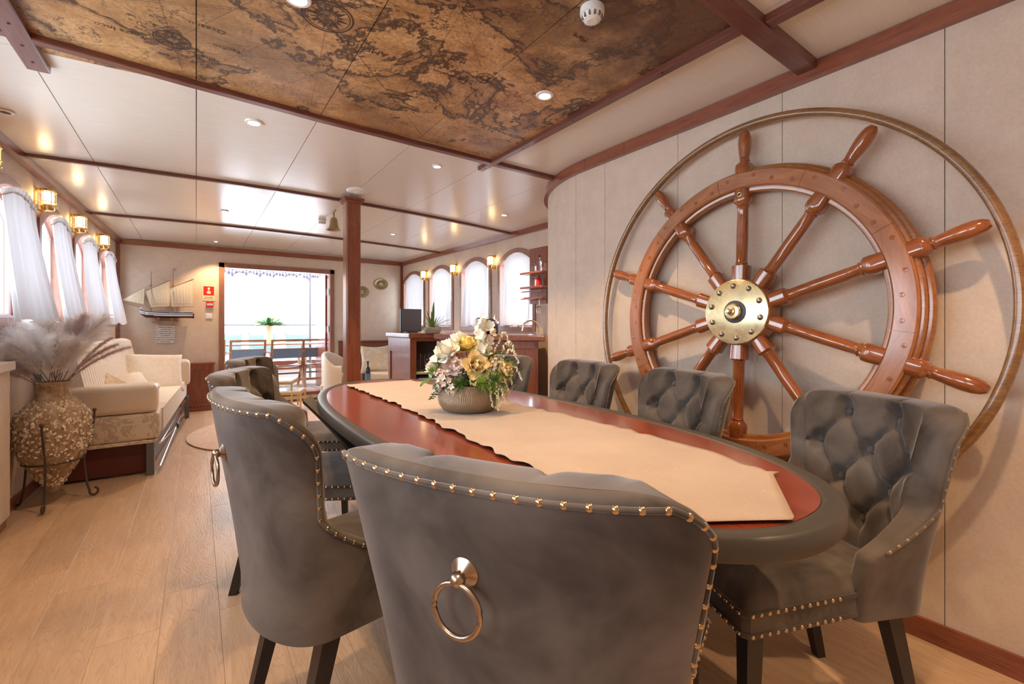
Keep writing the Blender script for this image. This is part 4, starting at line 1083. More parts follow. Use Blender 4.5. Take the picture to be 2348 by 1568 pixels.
# ================================================================ left edge cabinet, rug
cb_ = thing('side_cabinet', 'low beige cabinet with white marble top cut by the left edge', 'cabinet', (0, 0, 0))
obj('body', MB().box(LX(3.5)-.02, -.838, 2.5, 3.61, .06, .855), WALLP, cb_); obj('top_slab', MB().box(LX(3.5)-.02, -.820, 2.5, 3.63, .857, .905), WHITES, cb_, bevel=.004); obj('plinth', MB().box(LX(3.5)-.02, -.85, 2.5, 3.60, 0, .06), WY, cb_)
rg = MB().lathe([(.001, .0), (.968, .0), (.98, .004), (.98, .012), (.968, .016), (.001, .016)], 96, T(.90, 5.35, .001)); o = obj('round_rug', rg, RUG, smooth=40); tag(o, 'round pale beige rug on the floor beyond the table', 'rug')
# ================================================================ FAR WALL ITEMS
FY = Yb
def onw(mb): return mb
# model ship on its shelf
ms = thing('model_ship', 'two-masted model sailing ship with cream sails and blue-striped white hull on the far wall', 'model ship', (0, FY-.10, 0))
def hull():
    mb = MB(); N, K = 26, 9
    def f(a, b):
        x = -.570+.535*a; fine = (sin(pi*min(1, a*1.9+.02)/2)**.6)*(1 if a < .75 else 1-.35*((a-.75)/.25)**2); hw = .060*fine
        zt = 1.262+.035*(1-a)**3+.012*a**3-.0; zk = 1.200+(.05*(1-a*9) if a < .11 else 0); s_ = 2*b-1; t_ = abs(s_)
        y = hw*(1 if s_ > 0 else -1)*(1-(1-t_)**2.2); z = zk+(zt-zk)*t_**2.0
        return (x, y, z)
    mb.grid(f, N, 24); v = mb.v; mb.mi = []
    for fc in mb.f:
        z = sum(v[i][2] for i in fc)/4; x = sum(v[i][0] for i in fc)/4; h = z-.012*((x+.57)/.535)**3-.035*(1-(x+.57)/.535)**3
        mb.mi.append(0 if h < 1.216 else 1 if h < 1.231 else 2 if h < 1.241 else 1 if h < 1.252 else 0)
    return mb
hb_ = hull(); obj('hull', hb_, [HBROWN, HWHITE, HBLUE], ms, smooth=60)
dk = MB(); dk.grid(lambda a, b: (-.56+.52*a, (2*b-1)*.055*(sin(pi*min(1, a*1.9+.02)/2)**.6), 1.254+.030*(1-a)**3+.010*a**3), 20, 4); obj('deck', dk, HBROWN, ms)
obj('deckhouse', MB().box(-.16, -.075, -.022, .022, 1.255, 1.275), HWHITE, ms, bevel=.002)
obj('rudder', MB().box(-.040, -.022, -.004, .004, 1.196, 1.262), HBROWN, ms)
obj('bulwark_rail', MB().tube([(-.565, 0, 1.30), (-.53, -.03, 1.287), (-.45, -.05, 1.272), (-.25, -.058, 1.264), (-.04, -.045, 1.272)], .004, 6), HBLUE, ms)
obj('figurehead', MB().ball((-.556, 0, 1.318), .010, sz=1.6), HWHITE, ms)
for x, zf, zt in ((-.457, 1.255, 1.779), (-.240, 1.255, 1.827)):
    obj('mast', MB().tube([(x, 0, zf), (x, 0, zf+.36), (x, 0, zt)], .0055, 8, scales=[1, .8, .35]), MAST, ms, smooth=60); obj('crosstree', MB().box(x-.016, x+.016, -.02, .02, zf+.345, zf+.352), MAST, ms)
    dh = MB(); 
    for i in range(5): dh.tube([(x+.006+.008*i, -.05, 1.27), (x+.002, -.004, zf+.34)], .0007, 4)
    obj('shroud', dh, CORD, ms)['kind'] = 'stuff'
for a, b in (((-.516, 1.527), (-.270, 1.676)), ((-.283, 1.566), (-.026, 1.708))): obj('gaff', MB().tube([(a[0], -.004, a[1]), (b[0], -.012, b[1])], .0035, 6), MAST, ms)
for a, b in (((-.47, 1.318), (-.27, 1.343)), ((-.262, 1.335), (-.026, 1.345))): obj('boom', MB().tube([(a[0], -.006, a[1]), (b[0], -.012, b[1])], .0032, 6), MAST, ms)
obj('bowsprit', MB().tube([(-.55, 0, 1.325), (-.785, 0, 1.40)], .0042, 8, scales=[1, .5]), MAST, ms)
def sail(q, bul=.014):
    mb = MB(); q = [Vector((x, -.008, z)) for x, z in q]
    def f(a, b): p = q[0].lerp(q[1], a).lerp(q[3].lerp(q[2], a), b); return (p.x, p.y-bul*sin(pi*a)*sin(pi*b)-.0012*sin(a*46), p.z)
    mb.grid(f, 30, 12); mb.grid(lambda a, b: (f(a, b)[0], f(a, b)[1]+.0012, f(a, b)[2]), 30, 12); o = obj('sail', mb, SAIL, ms, smooth=180)
    e = MB(); 
    for i in range(4): e.tube([q[i], q[(i+1) % 4]], .0012, 5)
    obj('bolt_rope', e, MAST, o)
    return o
sail([(-.46, 1.324), (-.273, 1.349), (-.273, 1.672), (-.512, 1.527)]); sail([(-.255, 1.341), (-.029, 1.351), (-.032, 1.702), (-.279, 1.568)]); sail([(-.732, 1.412), (-.528, 1.363), (-.522, 1.571), (-.728, 1.415)], .010)
for b in (((-.45, 1.367), (-.277, 1.378)), ((-.25, 1.375), (-.030, 1.381))): obj('reef_band', MB().tube([(b[0][0], -.0245, b[0][1]), ((b[0][0]+b[1][0])/2, -.027, (b[0][1]+b[1][1])/2), (b[1][0], -.0245, b[1][1])], .001, 4), INK, ms)
rg_ = MB()
for a, b in (((-.785, 1.40), (-.457, 1.775)), ((-.732, 1.412), (-.457, 1.62)), ((-.457, 1.77), (-.245, 1.60)), ((-.245, 1.82), (-.04, 1.28)), ((-.785, 1.40), (-.556, 1.25))): rg_.tube([(a[0], 0, a[1]), (b[0], 0, b[1])], .0007, 4)
obj('rigging', rg_, CORD, ms)['kind'] = 'stuff'
fl = MB().box(-.240, -.205, -.001, .001, 1.800, 1.826); fo = obj('flag', fl, HWHITE, ms); obj('flag_stripe', MB().box(-.240, -.205, -.002, .002, 1.8175, 1.826), REDS, fo); obj('flag_stripe', MB().box(-.240, -.205, -.002, .002, 1.800, 1.808), HBLUE, fo)
t = thing('wall_shelf', 'little wooden shelf bracket carrying the model ship', 'shelf', (0, FY, 0)); obj('board', MB().box(-.445, -.193, -.16, 0, 1.143, 1.155), MAST, t, bevel=.002); obj('cradle', MB().box(-.40, -.375, -.13, -.06, 1.155, 1.203), MAST, t); obj('cradle', MB().box(-.27, -.245, -.13, -.06, 1.155, 1.200), MAST, t)
t = thing('motto_sign', 'white three-board motto sign hanging on cords below the model ship', 'sign', (0, FY-.012, 0))
for k, (a, b) in enumerate((('What you think,', 'you become'), ('What you feel,', 'you attract'), ('What you imagine,', 'you create'))):
    z1 = 1.104-.077*k; bo = obj('board', MB().box(-.417, -.222, -.005, .005, z1-.071, z1), fabric('washed_board', (.74, .72, .69), (.58, .56, .55), 12) if 0 else mat('washed_white_board', (.72, .70, .68), .6), t, bevel=.001)
    for q, (s_, zz) in enumerate(((a, z1-.024), (b, z1-.049))): text(s_, .0215, INK, bo, T(-.3195, -.0062, zz) @ RX(pi/2), 'lettering', .0003)
    for s_ in (-1, 1): obj('scroll_print', MB().tube([(-.3195+s_*.081+.010*cos(i/8*2*pi), -.0056, z1-.036+.018*sin(i/8*2*pi)) for i in range(8)], .0012, 4, True), mat('print_grey', (.35, .36, .38), .7), bo)
obj('cord', MB().tube([(-.395, 0, 1.10), (-.375, -.004, 1.15), (-.36, -.004, 1.165)], .0022, 6), CORD, t); obj('cord', MB().tube([(-.245, 0, 1.10), (-.26, -.004, 1.15), (-.27, -.004, 1.165)], .0022, 6), CORD, t)
def signbox(name, label, x0, x1, z0, z1, m, cat='sign', d=.004):
    t = thing(name, label, cat, (0, FY-.001, 0)); obj('plate', MB().box(x0, x1, -d, 0, z0, z1), m, t, bevel=.0006); return t
t = signbox('fire_alarm_sign', 'red fire alarm push sign with white hand and pale text strip left of the doorway', .068, .206, 1.434, 1.633, LUMI)
obj('red_field', MB().box(.078, .196, -.0052, -.004, 1.505, 1.626), REDS, t)
hd_ = MB(); ys = (-.0064, -.0054)
hd_.box(.131, .143, ys[0], ys[1], 1.555, 1.585); hd_.box(.120, .158, ys[0], ys[1], 1.528, 1.562); hd_.box(.113, .122, ys[0], ys[1], 1.540, 1.556); obj('hand_symbol', hd_, LUMI, t)['kind'] = 'stuff'
obj('button_symbol', MB().lathe([(.001, 0), (.014, 0), (.014, .001), (.001, .001)], 20, T(.137, -.0054, 1.598) @ RX(pi/2)), LUMI, t)
for k, s_ in enumerate(('FIRE ALARM', 'PUSH BUTTON')): text(s_, .0165, INK, t, T(.137, -.0052, 1.480-.022*k) @ RX(pi/2), 'lettering', .0003)
t = signbox('fire_call_point', 'small red call point box with white label under the fire sign', .110, .188, 1.348, 1.422, REDS, 'alarm', .028)
obj('label_plate', MB().box(.118, .180, -.0295, -.028, 1.372, 1.398), WHITE, t); text('FIRE', .017, INK, t, T(.149, -.030, 1.385) @ RX(pi/2), 'lettering', .0003); obj('test_key', MB().ball((.149, -.028, 1.411), .005), WHITE, t)
t = signbox('light_switch', 'white square light switch left of the doorway', .100, .178, 1.196, 1.270, WHITE, 'switch', .009); obj('rocker', MB().box(.114, .164, -.013, -.009, 1.208, 1.258), WHITES, t, bevel=.002)
t = signbox('life_jacket_sign', 'green life jacket sign low on the far wall beside the sofa back', -.753, -.621, .703, .810, LUMI); obj('green_field', MB().box(-.745, -.629, -.0052, -.004, .709, .804), GREENS, t)
lj = MB(); n = 24
for i in range(n): # jacket collar ring (open downward)
    a0, a1 = pi*i/n, pi*(i+1)/n
    lj.add([(-.687+r*cos(a), -.0060, .770+r*.85*sin(a)) for r, a in ((.013, a0), (.032, a0), (.032, a1), (.013, a1))], [(0, 1, 2, 3)])
lj.add([(-.719, -.006, .770), (-.700, -.006, .770), (-.690, -.006, .715), (-.719, -.006, .715)], [(0, 1, 2, 3)]); lj.add([(-.655, -.006, .770), (-.674, -.006, .770), (-.684, -.006, .715), (-.655, -.006, .715)], [(0, 1, 2, 3)]); obj('jacket_symbol', lj, LUMI, t)['kind'] = 'stuff'
for X, Z, l in ((2.463, 1.778, 'oval brass relief plaque nearer the corner on the far wall'), (2.155, 1.640, 'oval brass relief plaque half hidden by the pillar')):
    t = thing('brass_plaque', l, 'plaque', (X, FY-.002, Z)); MM = RX(pi/2) @ Matrix.Diagonal((1.12, .88, 1, 1))
    obj('rim', MB().lathe([(.078, 0), (.104, 0), (.104, .010), (.098, .016), (.088, .014), (.078, .006)], 44, MM), BRASSD, t, smooth=50); obj('relief_disc', MB().lathe([(.001, .006), (.06, .007), (.079, .004)], 44, MM, False), mat('dark_relief', (.16, .13, .09), .4, .8), t, smooth=60)
    rl = MB().add([(-.04, -.010, -.02), (.045, -.010, -.02), (.035, -.012, -.034), (-.03, -.012, -.034)], [(0, 1, 2, 3)]); rl.box(-.002, .001, -.011, -.008, -.02, .045); rl.add([(.004, -.010, -.012), (.036, -.010, -.012), (.004, -.013, .04)], [(0, 1, 2)]); rl.add([(-.006, -.010, -.012), (-.034, -.010, -.012), (-.006, -.013, .032)], [(0, 1, 2)]); obj('ship_relief', rl, BRASSD, t)['kind'] = 'stuff'
# wooden dado cabinets
t = thing('dado_cabinet', 'low mahogany panelled cabinet with round vent holes left of the doorway', 'cabinet', (0, 0, 0))
obj('body', MB().box(-.10, .19, 7.09, 7.25, .0, .60), WZ, t); obj('cap_rail', MB().box(-.12, .205, 7.075, 7.25, .60, .622), WX, t, bevel=.004)
for b in ((-.10, -.045, .0, .60), (.135, .19, .0, .60), (-.045, .135, .53, .60), (-.045, .135, .10, .165)): obj('frame_rail', MB().box(b[0], b[1], 7.078, 7.09, b[2], b[3]), WZ, t, bevel=.002)
obj('vent_board', MB().box(-.10, .19, 7.07, 7.09, 0, .10), WX, t)
for k in range(6): obj('vent_hole', MB().lathe([(.0001, 0), (.009, 0)], 14, T(-.02+k*.036, 7.0695, .06) @ RX(pi/2) @ Matrix.Diagonal((1.2, .9, 1, 1)), False), BLACKM, t)
obj('vent_hole', MB().box(-.085, -.045, 7.069, 7.071, .052, .068), BLACKM, t)
t = thing('corner_dado', 'tall mahogany wainscot on the far wall behind the beige armchair', 'wainscot', (0, 0, 0))
obj('back_panel', MB().box(1.80, 2.815, 7.225, 7.25, 0, .84), WZ, t); obj('cap_rail', MB().box(1.79, 2.815, 7.19, 7.25, .842, .868), WX, t, bevel=.004)
for b in ((1.80, 2.815, .76, .84), (1.80, 1.87, 0, .76), (2.56, 2.815, 0, .76), (2.20, 2.25, 0, .76)): obj('frame_rail', MB().box(b[0], b[1], 7.21, 7.225, b[2], b[3]), WX if b[3] > .8 else WZ, t, bevel=.002)
# ================================================================ BAR COUNTER
PA, PB, PC = (1.98, 4.228), (2.055, 3.566), (2.44, 2.99)
bc = thing('bar_counter', 'mahogany bar counter with thick wooden edge running to the curved wall', 'counter', (0, 0, 0))
def off(poly, d):
    n = len(poly); out = []
    for i in range(n):
        p0, p1, p2 = Vector(poly[i-1]), Vector(poly[i]), Vector(poly[(i+1) % n]); e1 = (p1-p0).normalized(); e2 = (p2-p1).normalized(); n1 = Vector((e1.y, -e1.x)); n2 = Vector((e2.y, -e2.x)); b = (n1+n2).normalized(); out.append(tuple(p1+b*d/max(.3, b.dot(n1))))
    return out
poly2 = [PA, (2.80, 4.34), (2.90, 3.62), (2.62, 3.30), PC, PB]
poly2 = poly2[::-1]
def area(p): return sum(p[i][0]*p[(i+1) % len(p)][1]-p[(i+1) % len(p)][0]*p[i][1] for i in range(len(p)))
if area(poly2) < 0: poly2 = poly2[::-1]
obj('worktop', MB().prism(poly2, .965, 1.02), WY, bc, bevel=.012)
obj('body', MB().prism(off(poly2, -.05), .0, .964), WZ, bc)
def facepanel(P, Q, a, b, z0, z1, name, parent, m=None, d=.012):
    P = Vector(P); Q = Vector(Q); e = (Q-P).normalized(); n_ = Vector((e.y, -e.x)); L = (Q-P).length
    p0, p1 = P+e*(a*L), P+e*(b*L); obj(name, MB().prism([tuple(p0), tuple(p1), tuple(p1+n_*d), tuple(p0+n_*d)], z0, z1), m or WZ, parent, bevel=.002)
o2 = off(poly2, -.05)
def near(poly, p): return min(poly, key=lambda q: (q[0]-p[0])**2+(q[1]-p[1])**2)
a_, b_, c_ = near(o2, PA), near(o2, PB), near(o2, PC)
for (P, Q) in ((a_, b_), (b_, c_)):
    if True:
        for s0, s1 in ((0, .06), (.47, .50), (.94, 1)): facepanel(P, Q, s0, s1, .1, .96, 'stile', bc)
        facepanel(P, Q, 0, 1, .90, .964, 'top_rail', bc)
D_, E_, G_ = (1.90, 5.42), (1.893, 4.655), (2.25, 4.55)
poly1 = [D_, E_, G_, (2.81, 4.60), (2.80, 5.50)]
if area(poly1) < 0: poly1 = poly1[::-1]
ic = thing('island_cabinet', 'mahogany cabinet with open glass shelf and fridge niche left of the bar counter', 'cabinet', (0, 0, 0))
obj('worktop', MB().prism(poly1, .965, 1.018), WY, ic, bevel=.010)
o1 = off(poly1, -.035); e1_, g1_, d1_ = near(o1, E_), near(o1, G_), near(o1, D_)
# carcass as slabs leaving the niche open
obj('side_panel', MB().prism([d1_, e1_, (e1_[0]+.03, e1_[1]+.0), (d1_[0]+.03, d1_[1])], 0, .964), WZ, ic)
for s0, s1, z0, z1 in ((0, .1, 0, .964), (.9, 1, 0, .964), (.1, .9, .80, .964), (.1, .9, .0, .12)): facepanel(d1_, e1_, s0, s1, z0, z1, 'frame_rail', ic)
ev = Vector(e1_); gv = Vector(g1_); dv = (gv-ev).normalized(); nv_ = Vector((-dv.y, dv.x))
def nb_(a, b, d0, d1, z0, z1, name, m, r=0): 
    p = [ev+dv*a+nv_*d0, ev+dv*b+nv_*d0, ev+dv*b+nv_*d1, ev+dv*a+nv_*d1]; return obj(name, MB().prism([tuple(x) for x in p], z0, z1), m, ic, bevel=r)
LG = (gv-ev).length
nb_(0, .055, 0, .04, 0, .964, 'stile', WZ, .003); nb_(0, LG, .38, .40, 0, .964, 'niche_back', DARKIN); nb_(.055, LG+.1, 0, .38, .565, .59, 'shelf_board', SHELFM); nb_(.055, LG+.1, 0, .38, .02, .04, 'niche_floor', DARKIN); nb_(.055, LG, .0, .03, .93, .964, 'top_rail', WX)
fr = thing('mini_fridge', 'white mini fridge standing in the niche under the glass shelf', 'fridge', (0, 0, 0))
for z0, z1, nm, d0 in ((.045, .52, 'body', .03), (.06, .505, 'door', .01)):
    p = [ev+dv*.085+nv_*d0, ev+dv*(LG+.02)+nv_*d0, ev+dv*(LG+.02)+nv_*(.36 if nm == 'body' else .03), ev+dv*.085+nv_*(.36 if nm == 'body' else .03)]; obj(nm, MB().prism([tuple(x) for x in p], z0, z1), FRIDGE, fr, bevel=.006)
def glass_(label, x, y, z, h, r, stem=True, up=True, name='wine_glass', m=CLEAR, group='glassware in the cabinet niche'):
    s_ = 1 if up else -1
    pf = [(.001, 0), (r*.9, .001), (r*.9, .003), (.004, .006), (.0035, h*.45), (r*.55, h*.52), (r, h*.70), (r*.85, h), (r*.82, h), (r*.95, h*.70), (r*.5, h*.54), (.001, h*.50)] if stem else [(.001, 0), (r*.85, 0), (r, h), (r*.93, h), (r*.8, .006), (.001, .006)]
    o = obj(name, MB().lathe([(a, b*s_) for a, b in pf], 16), m, None, smooth=50, loc=(x, y, z)); tag(o, label, 'glass', group); return o
for k, (a, d, h) in enumerate(((.09, .10, .13), (.14, .14, .19), (.18, .10, .17), (.23, .17, .20))):
    p = ev+dv*a+nv_*d; glass_(('short tumbler at the left of the cabinet niche', 'tall carafe glass second from left in the niche', 'wine glass in the middle of the cabinet niche', 'tall wine glass at the right of the niche beside the packet')[k], p.x, p.y, .591, h, .030, k > 1)
p = ev+dv*.31+nv_*.12; o = obj('snack_packet', rbox(-.05, .05, -.03, .03, 0, .11, r=.02), mat('packet_purple', (.24, .12, .13), .35), None, smooth=60, loc=(p.x, p.y, .591)); tag(o, 'dark reddish packet on the niche shelf right of the glasses', 'packet')
# things on the counters
t = thing('monitor', 'small dark flat screen standing at the end of the island cabinet', 'monitor', (2.12, 5.16, 1.018), radians(8))
obj('screen_frame', MB().box(-.14, .14, -.012, .018, .012, .285), BLACKM, t, bevel=.003); obj('screen', MB().box(-.132, .132, -.014, -.011, .024, .277), SCREEN, t); obj('stand', MB().box(-.07, .07, -.05, .05, 0, .012), BLACKM, t, bevel=.003)
t = thing('potted_orchid', 'green strappy plant in a round grey pot on the bar counter', 'plant', (2.16, 4.38+.25, 1.018))
obj('pot', MB().lathe([(.001, 0), (.078, 0), (.092, .02), (.096, .06), (.088, .064), (.082, .05), (.001, .05)], 28), POTM, t, smooth=50)
rn = random.Random(5)
def strap_leaf(base, d, L, w, m, parent, droop=.5, name='leaf'):
    mb = MB(); d = Vector(d).normalized(); side = Vector((-d.y, d.x, 0)).normalized() if abs(d.z) < .99 else Vector((1, 0, 0))
    def f(a, b):
        p = Vector(base)+d*L*b+Vector((d.x, d.y, 0))*L*.35*b*b+Vector((0, 0, -1))*L*droop*b*b*.6; ww = w*sin(pi*(b*.93+.05))**.7; q = p+side*ww*(2*a-1)+Vector((0, 0, .35*ww*abs(2*a-1))); return tuple(q)
    mb.grid(f, 4, 9); return obj(name, mb, m, parent, smooth=180)
for k in range(20):
    a = rn.uniform(0, 2*pi); e = rn.uniform(.3, 1.35); strap_leaf((.015*cos(a), .015*sin(a), .045), (cos(a)*cos(e), sin(a)*cos(e), sin(e)), rn.uniform(.14, .26), .011, (LEAF, LEAFD, LEAF)[k % 3], t, .8*(1.4-e))
strap_leaf((0, 0, .05), (.03, 0, 1), .30, .016, LEAF, t, 0)
t = thing('kettle', 'white kettle canister with black handle on the bar counter', 'kettle', (2.235, 3.72, 1.02))
obj('body', MB().lathe([(.001, 0), (.056, 0), (.056, .13), (.050, .145), (.001, .147)], 28), WHITE, t, smooth=40); obj('handle', MB().tube([(.05, -.02, .13), (.10, -.045, .12), (.105, -.05, .06), (.055, -.02, .03)], .009, 8), BLACKM, t, smooth=60); obj('lid', MB().lathe([(.001, .147), (.045, .146), (.03, .158), (.001, .16)], 20), BLACKM, t, smooth=40)
t = thing('coffee_maker', 'black and chrome machine beside the white kettle', 'coffee maker', (2.36, 3.74, 1.02), radians(35)); obj('body', rbox(-.06, .06, -.06, .06, 0, .15, r=.012), BLACKM, t, smooth=50); obj('chrome_band', MB().box(-.062, .062, -.062, .062, .10, .125), CHROME, t, bevel=.004)
fx, fy = 2.47, 3.12
t = thing('kitchen_tap', 'chrome arched swan-neck tap at the right end of the bar counter', 'tap', (fx, fy, 1.02))
dirx = Vector((-.82, .57, 0)); P = [(0, 0, 0), (0, 0, .06)]
for i in range(13): q = pi*i/12; P.append(tuple(dirx*(.070*(1-cos(q)))+Vector((0, 0, .06+.066*sin(q)))))
P.append(tuple(dirx*.146+Vector((0, 0, .035)))); obj('spout', MB().tube(P, .0085, 12), CHROME, t, smooth=60); obj('base', MB().lathe([(.001, 0), (.022, 0), (.020, .012), (.013, .03), (.001, .03)], 20), CHROME, t, smooth=40); obj('lever', MB().tube([(0, 0, .03), (.02, .03, .035), (.03, .05, .045)], .004, 6), CHROME, t)
# wall rack with bottles and glasses
MRK = MR @ T((3.655-Yc)*kR, 0, 0)
t = thing('bottle_rack', 'wooden wall rack with rounded shelves beside the last right window', 'shelf', mtx=MRK)
obj('back_board', MB().box(-.075, .20, -.016, -.001, 1.33, 1.92), WZ, t, bevel=.002)
for z in (1.635, 1.485): obj('shelf_board', MB().prism([(-.13, -.001)]+[(-.13+.13*(1-cos(q)), -.12-.0*q-.03*sin(q)) for q in [pi/2*i/6 for i in range(7)]]+[(.2, -.15), (.2, -.001)], z, z+.02), WX, t, bevel=.003)
obj('gallery_rail', MB().box(-.125, .2, -.13, -.118, 1.45, 1.46), WX, t); obj('glass_hanger', MB().box(-.14, .2, -.14, -.01, 1.375, 1.385), WX, t, bevel=.002); obj('glass_hanger', MB().box(-.10, .2, -.10, -.06, 1.385, 1.40), WX, t)
def bottle(label, mtx, h, r, m, cap, name='bottle', fill=None, group=None):
    t = thing(name, label, 'bottle', mtx=mtx, group=group); obj('body', MB().lathe([(.001, 0), (r, .002), (r, h*.58), (r*.85, h*.66), (r*.36, h*.76), (r*.33, h*.93), (.001, h*.93)], 24), m, t, smooth=50); obj('cap', MB().lathe([(.001, h*.86), (r*.40, h*.86), (r*.38, h), (.001, h)], 16), cap, t, smooth=50); return t
bottle('red liqueur bottle on the lower rack shelf beside the curved wall', MRK @ T(-.015, -.07, 1.505), .115, .030, REDL, BLACKM, group='bottles on the wall rack')
bottle('small clear bottle with dark red contents on the lower rack shelf', MRK @ T(.045, -.08, 1.505), .115, .024, CLEAR, REDS, group='bottles on the wall rack')
bottle('dark-capped clear bottle on the upper rack shelf', MRK @ T(-.02, -.07, 1.655), .17, .028, CLEAR, BLACKM, group='bottles on the wall rack')
bottle('squat clear flask on the upper rack shelf', MRK @ T(.045, -.08, 1.655), .10, .024, CLEAR, LABEL, group='bottles on the wall rack')
wg = MRK @ Vector((-.03, -.08, 1.375)); glass_('stemmed glass hanging upside down below the wall rack', wg.x, wg.y, wg.z, .15, .030, True, False, group=None)
# ================================================================ LOUNGE CORNER
def armchair(label, loc, rz):
    t = thing('armchair', label, 'armchair', (*loc, 0), rz, 'beige lounge armchairs')
    obx('seat_cushion', LEATH, t, -.30, .32, -.26, .26, .28, .45, r=.04); obx('seat_base', LEATH, t, -.30, .28, -.30, .30, .12, .30, r=.03)
    mb = MB(); N = 40
    def f(a, b):
        th = pi*(.5+1.0*a)*1.0; th = pi*.38+pi*1.24*a; hz = .36+.38*max(0, -cos(th))**.9*1.0+.14; hz = .56+.20*max(0, -cos(th)); 
        q = b*4; r0, r1 = .30, .39
        if q < 1: r, z = r1, .13+(hz-.13)*q
        elif q < 2: t_ = q-1; r, z = r1-(r1-r0)*t_, hz+.03*sin(pi*t_)
        else: t_ = (q-2)/2; r, z = r0, hz-(hz-.30)*t_
        return (r*cos(th)*1.0+.02, r*sin(th), z)
    mb.grid(f, N, 24); obj('wrap_back', mb, LEATH, t, smooth=60)
    for x in (-.22, .22):
        for y in (-.22, .22): obj('leg', MB().lathe([(.001, 0), (.012, 0), (.02, .13), (.001, .13)], 10, T(x, y, 0)), LEGM, t)
    return t
armchair('beige armchair between the pillar and the island cabinet holding a chevron cushion', (2.36, 6.62), radians(215)).scale = (.86, .86, .95)
armchair('cream armchair showing only its rounded side left of the pillar', (1.73, 6.76), radians(-40)).scale = (.74, .74, .92)
armchair('cream armchair with low front seat beside the dark wine bottle', (2.42, 5.90), radians(170)).scale = (.86, .86, .95)
pillow('beige chevron cushion propped in the lounge corner behind the wine bottle', (2.20, 6.72, .60), .46, .44, .15, (radians(72), 0, radians(-8)), CHEV, pinch=.25)
t = thing('coffee_table', 'low glass coffee table carrying the wine bottle behind the dining table', 'table', (1.88, 6.02, 0))
obj('tabletop', MB().lathe([(.001, .33), (.21, .33), (.21, .342), (.001, .342)], 40), WHITES, t, smooth=40)
for k in range(3): a = 2*pi*k/3; obj('leg', MB().tube([(.15*cos(a), .15*sin(a), .33), (.18*cos(a), .18*sin(a), 0)], .01, 8), GOLD, t)
t = bottle('dark wine bottle with blue-grey label right of the pillar', T(1.87, 6.02, .343), .29, .036, BOTT, BOTT, 'wine_bottle'); obj('label_band', MB().lathe([(.0366, .03), (.0366, .125)], 24, None, False), LABEL, t, smooth=60)
for k, (x, y, w, h, l) in enumerate(((.88, 6.60, .20, .40, 'taller white-topped gold nesting table behind the left dining chairs'), (1.0, 6.50, .16, .27, 'lower white-topped gold nesting table in front of the taller one'))):
    t = thing('nesting_table', l, 'side table', (x, y, 0), radians(-20), 'gold nesting tables')
    obj('top', MB().box(-w, w, -w, w, h-.02, h), WHITES, t, bevel=.002)
    for sx in (-1, 1):
        for sy in (-1, 1): obj('leg', MB().box(sx*w-.01, sx*w+.01, sy*w-.01, sy*w+.01, .012 if 0 else 0.0175, h-.02), GOLD, t)
    obj('frame_rail', MB().box(-w, w, -w-.004, -w+.012, h-.05, h-.021), GOLD, t); obj('frame_rail', MB().box(w-.012, w+.004, -w, w, h-.05, h-.021), GOLD, t)
# ================================================================ DECK OUTSIDE
DZ = .13
dkb = struct(obj('trim_deck', MB().box(-2.6, 5.2, 7.36, 11.2, DZ-.06, DZ-.006), DARKGAP))
DTILE = wood('deck_boards', (.42, .33, .28), (.30, .22, .18), 'Y', .5, .1, rnd=.15)
dm = MB().box(0, .196, 0, 3.8, -.006, 0).mesh('deck_board', DTILE)
for k in range(38): link('deck_board', dm, dkb, (-2.5+.2*k, 7.37, DZ))
rl_ = thing('deck_railing', 'thin steel railing at the edge of the open deck', 'railing')
obj('hand_rail', MB().tube([(-2.4, 9.8, 1.116), (5.0, 9.8, 1.119)], .014, 8), mat('rail_grey', (.12, .12, .13), .5), rl_)
for x in (-2.2, -.6, 3.4, 5.0): obj('rail_post', MB().tube([(x, 9.8, DZ), (x, 9.8, 1.11)], .016, 8), CHROME, rl_)
t = thing('awning_pole', 'slim grey vertical pole holding the deck awning', 'pole'); obj('shaft', MB().tube([(1.73, 9.0, DZ), (1.73, 9.0, 2.08)], .022, 10), MATS['rail_grey'], t, smooth=60); obj('foot_plate', MB().box(1.68, 1.78, 8.95, 9.05, DZ, DZ+.012), CHROME, t)
t = thing('deck_awning', 'white awning with bunched scalloped grey edge above the deck', 'awning')
obj('canopy', MB().grid(lambda a, b: (-2.4+7.4*a, 7.45+1.6*b, 2.24-.14*b+.008*sin(a*40)*b), 60, 6), curtm('awning_white', .9), t, smooth=180)
rn = random.Random(9)
for k in range(26):
    x0 = -1.0+.2*k; mb = MB(); dp = rn.uniform(.09, .16); ph = rn.uniform(0, 6)
    mb.grid(lambda a, b: (x0+.2*a, 9.0+.03*sin(a*25+ph)+.02*sin(b*9), 2.085-dp*b*(.5+.5*sin(pi*a))-.02*sin(a*14)*b), 14, 6); obj('valance_scallop', mb, mat('valance_grey', (.30, .27, .33), .8), t, smooth=180)
t = thing('deck_table', 'long varnished outdoor table on clear legs seen through the doorway', 'table')
obj('tabletop', MB().box(-.35, 2.9, 8.45, 9.0, .775, .80), TEAK, t, bevel=.004)
for x in (.0, 1.55, 2.7): obj('leg', MB().box(x-.03, x+.03, 8.68, 8.74, DZ, .775), CHROME, t)
t = thing('deck_bench', 'white outdoor bench with blue back cushions behind the deck table', 'bench')
obj('seat', MB().box(-.9, 4.0, 9.15, 9.6, .47, .56), WHITE, t, bevel=.01); obj('front_board', MB().box(-.9, 4.0, 9.17, 9.2, .30, .46), WX, t); obj('plinth', MB().box(-.9, 4.0, 9.2, 9.55, DZ, .30), WHITE, t); obj('back', MB().box(-.9, 4.0, 9.6, 9.66, .5, .72), WHITE, t, bevel=.01)
